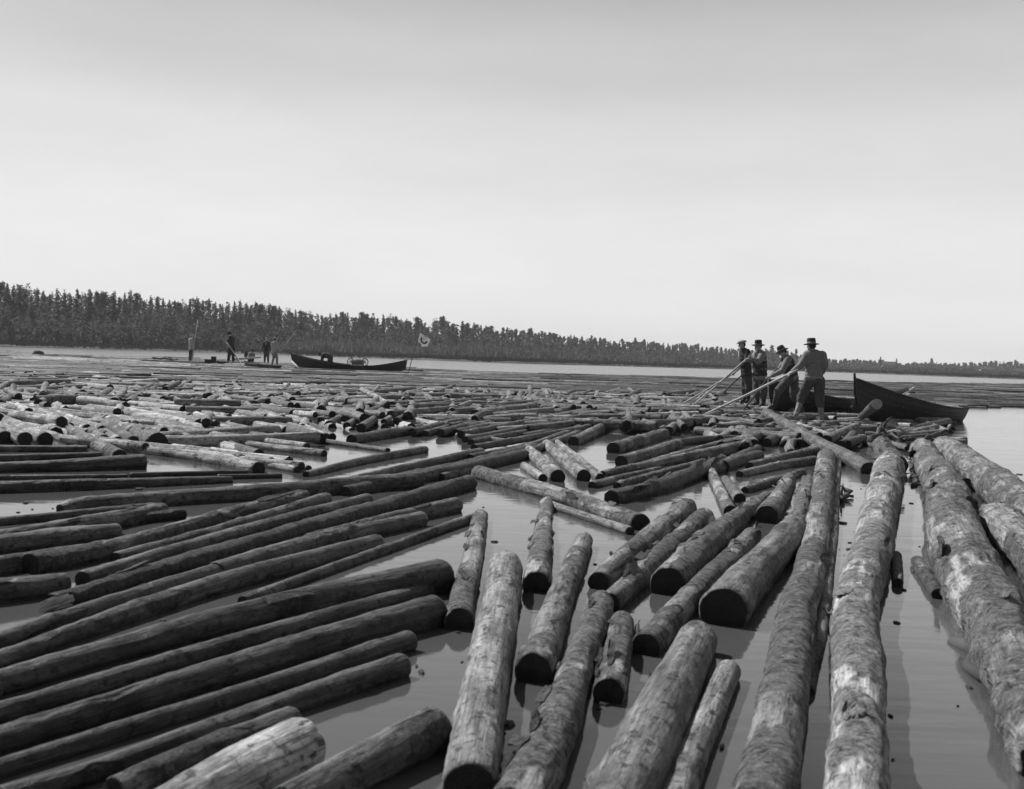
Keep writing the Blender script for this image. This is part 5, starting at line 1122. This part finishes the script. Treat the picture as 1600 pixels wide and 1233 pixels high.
f5 = person('distant man in light grey shirt turned away, holding a thin rod', 68, dict(head=(1200, 248), neck=(1195, 268), pelvis=(1185, 400), shL=(1160, 290), elL=(1155, 345), haL=(1175, 380, .1), shR=(1222, 290), elR=(1228, 345), haR=(1262, 388, -.05),
    hipL=(1178, 405), knL=(1180, 475), anL=(1162, 545), toeL=(1155, 552, .1), hipR=(1205, 405), knR=(1222, 475), anR=(1222, 548), toeR=(1232, 556, .1)), 0.97, (0.5, .8, -.1), False, 'cap', 'wool_light', 'wool_mid', conv=Z2)
Z3 = lambda x, y: (440 + x / 6.154, 500 + y / 6.154)
f6 = person('man in dark clothes bending over inside the long far boat', 77.4, dict(head=(368, 336), neck=(386, 332), pelvis=(462, 350), shL=(398, 342, -.12), elL=(388, 372, -.12), haL=(382, 398, -.1), shR=(398, 340, .15), elR=(394, 372, .15), haR=(388, 398, .1),
    hipL=(470, 362, -.1), knL=(456, 395, -.12), anL=(462, 428, -.12), toeL=(448, 432, -.12), hipR=(474, 362, .1), knR=(476, 398, .12), anR=(480, 430, .12), toeR=(466, 434, .12)), 1.0, (-0.9, 0, -.35), False, 'soft', 'wool_dark', 'wool_dark', conv=Z3, girth=1.5)
thing_tube('push_pole', 'tall upright pole beside the distant man in light shirt', 'pole', [at_depth(299, 569, 73.5), at_depth(304, 533, 73.8), at_depth(309.5, 500, 74)], [0.045, 0.045, 0.03], M['pole'], 6)
thing_tube('push_pole', 'sloping pale pole worked by the distant tall man', 'pole', [at_depth(353.5, 535, 62.7), at_depth(360, 543, 62.7), at_depth(379, 572.5, 61.5), at_depth(381, 571.5, 61.5)], [0.04, 0.045, 0.04, 0.02], M['pole'], 6)
thing_tube('fishing_rod', 'thin slanting rod held by the distant man turned away', 'rod', [at_depth(438, 550.5, 68), at_depth(452, 531, 68), at_depth(464, 515, 68)], [0.022, 0.016, 0.01], M['pole'], 5)

# ------------------------------------------------------------------ the air over the river
def haze():
    V = []; F = []; box(V, F, (0, 560, 14), (2300, 1300, 30))
    m = bpy.data.materials.new('air'); m.use_nodes = True; N, L = m.node_tree.nodes, m.node_tree.links
    for n in list(N):
        if n.type != 'OUTPUT_MATERIAL': N.remove(n)
    v = N.new('ShaderNodeVolumePrincipled'); v.inputs['Color'].default_value = (0.95, 0.95, 0.95, 1); v.inputs['Density'].default_value = 0.00032
    out = [n for n in N if n.type == 'OUTPUT_MATERIAL'][0]; L.new(v.outputs[0], out.inputs['Volume'])
    tag(link('haze', raw_mesh('haze', V, F, m, smooth=False)), 'thin pale haze over the river and the far wood', 'haze', kind='stuff')
haze()

# things that share one description are told apart by their order from the left
def order_labels():
    by = {}
    for o in scene.objects:
        if o.parent is None and o.get('group') in ('logs of the distant jumble', 'trees of the far wood'): by.setdefault(o['label'], []).append(o)
    for lab, os_ in by.items():
        if len(os_) < 2: continue
        os_.sort(key=lambda o: o.location.x / o.location.y)
        for i, o in enumerate(os_[:16]): o['label'] = ORD[i] + ' from left, ' + lab
order_labels()
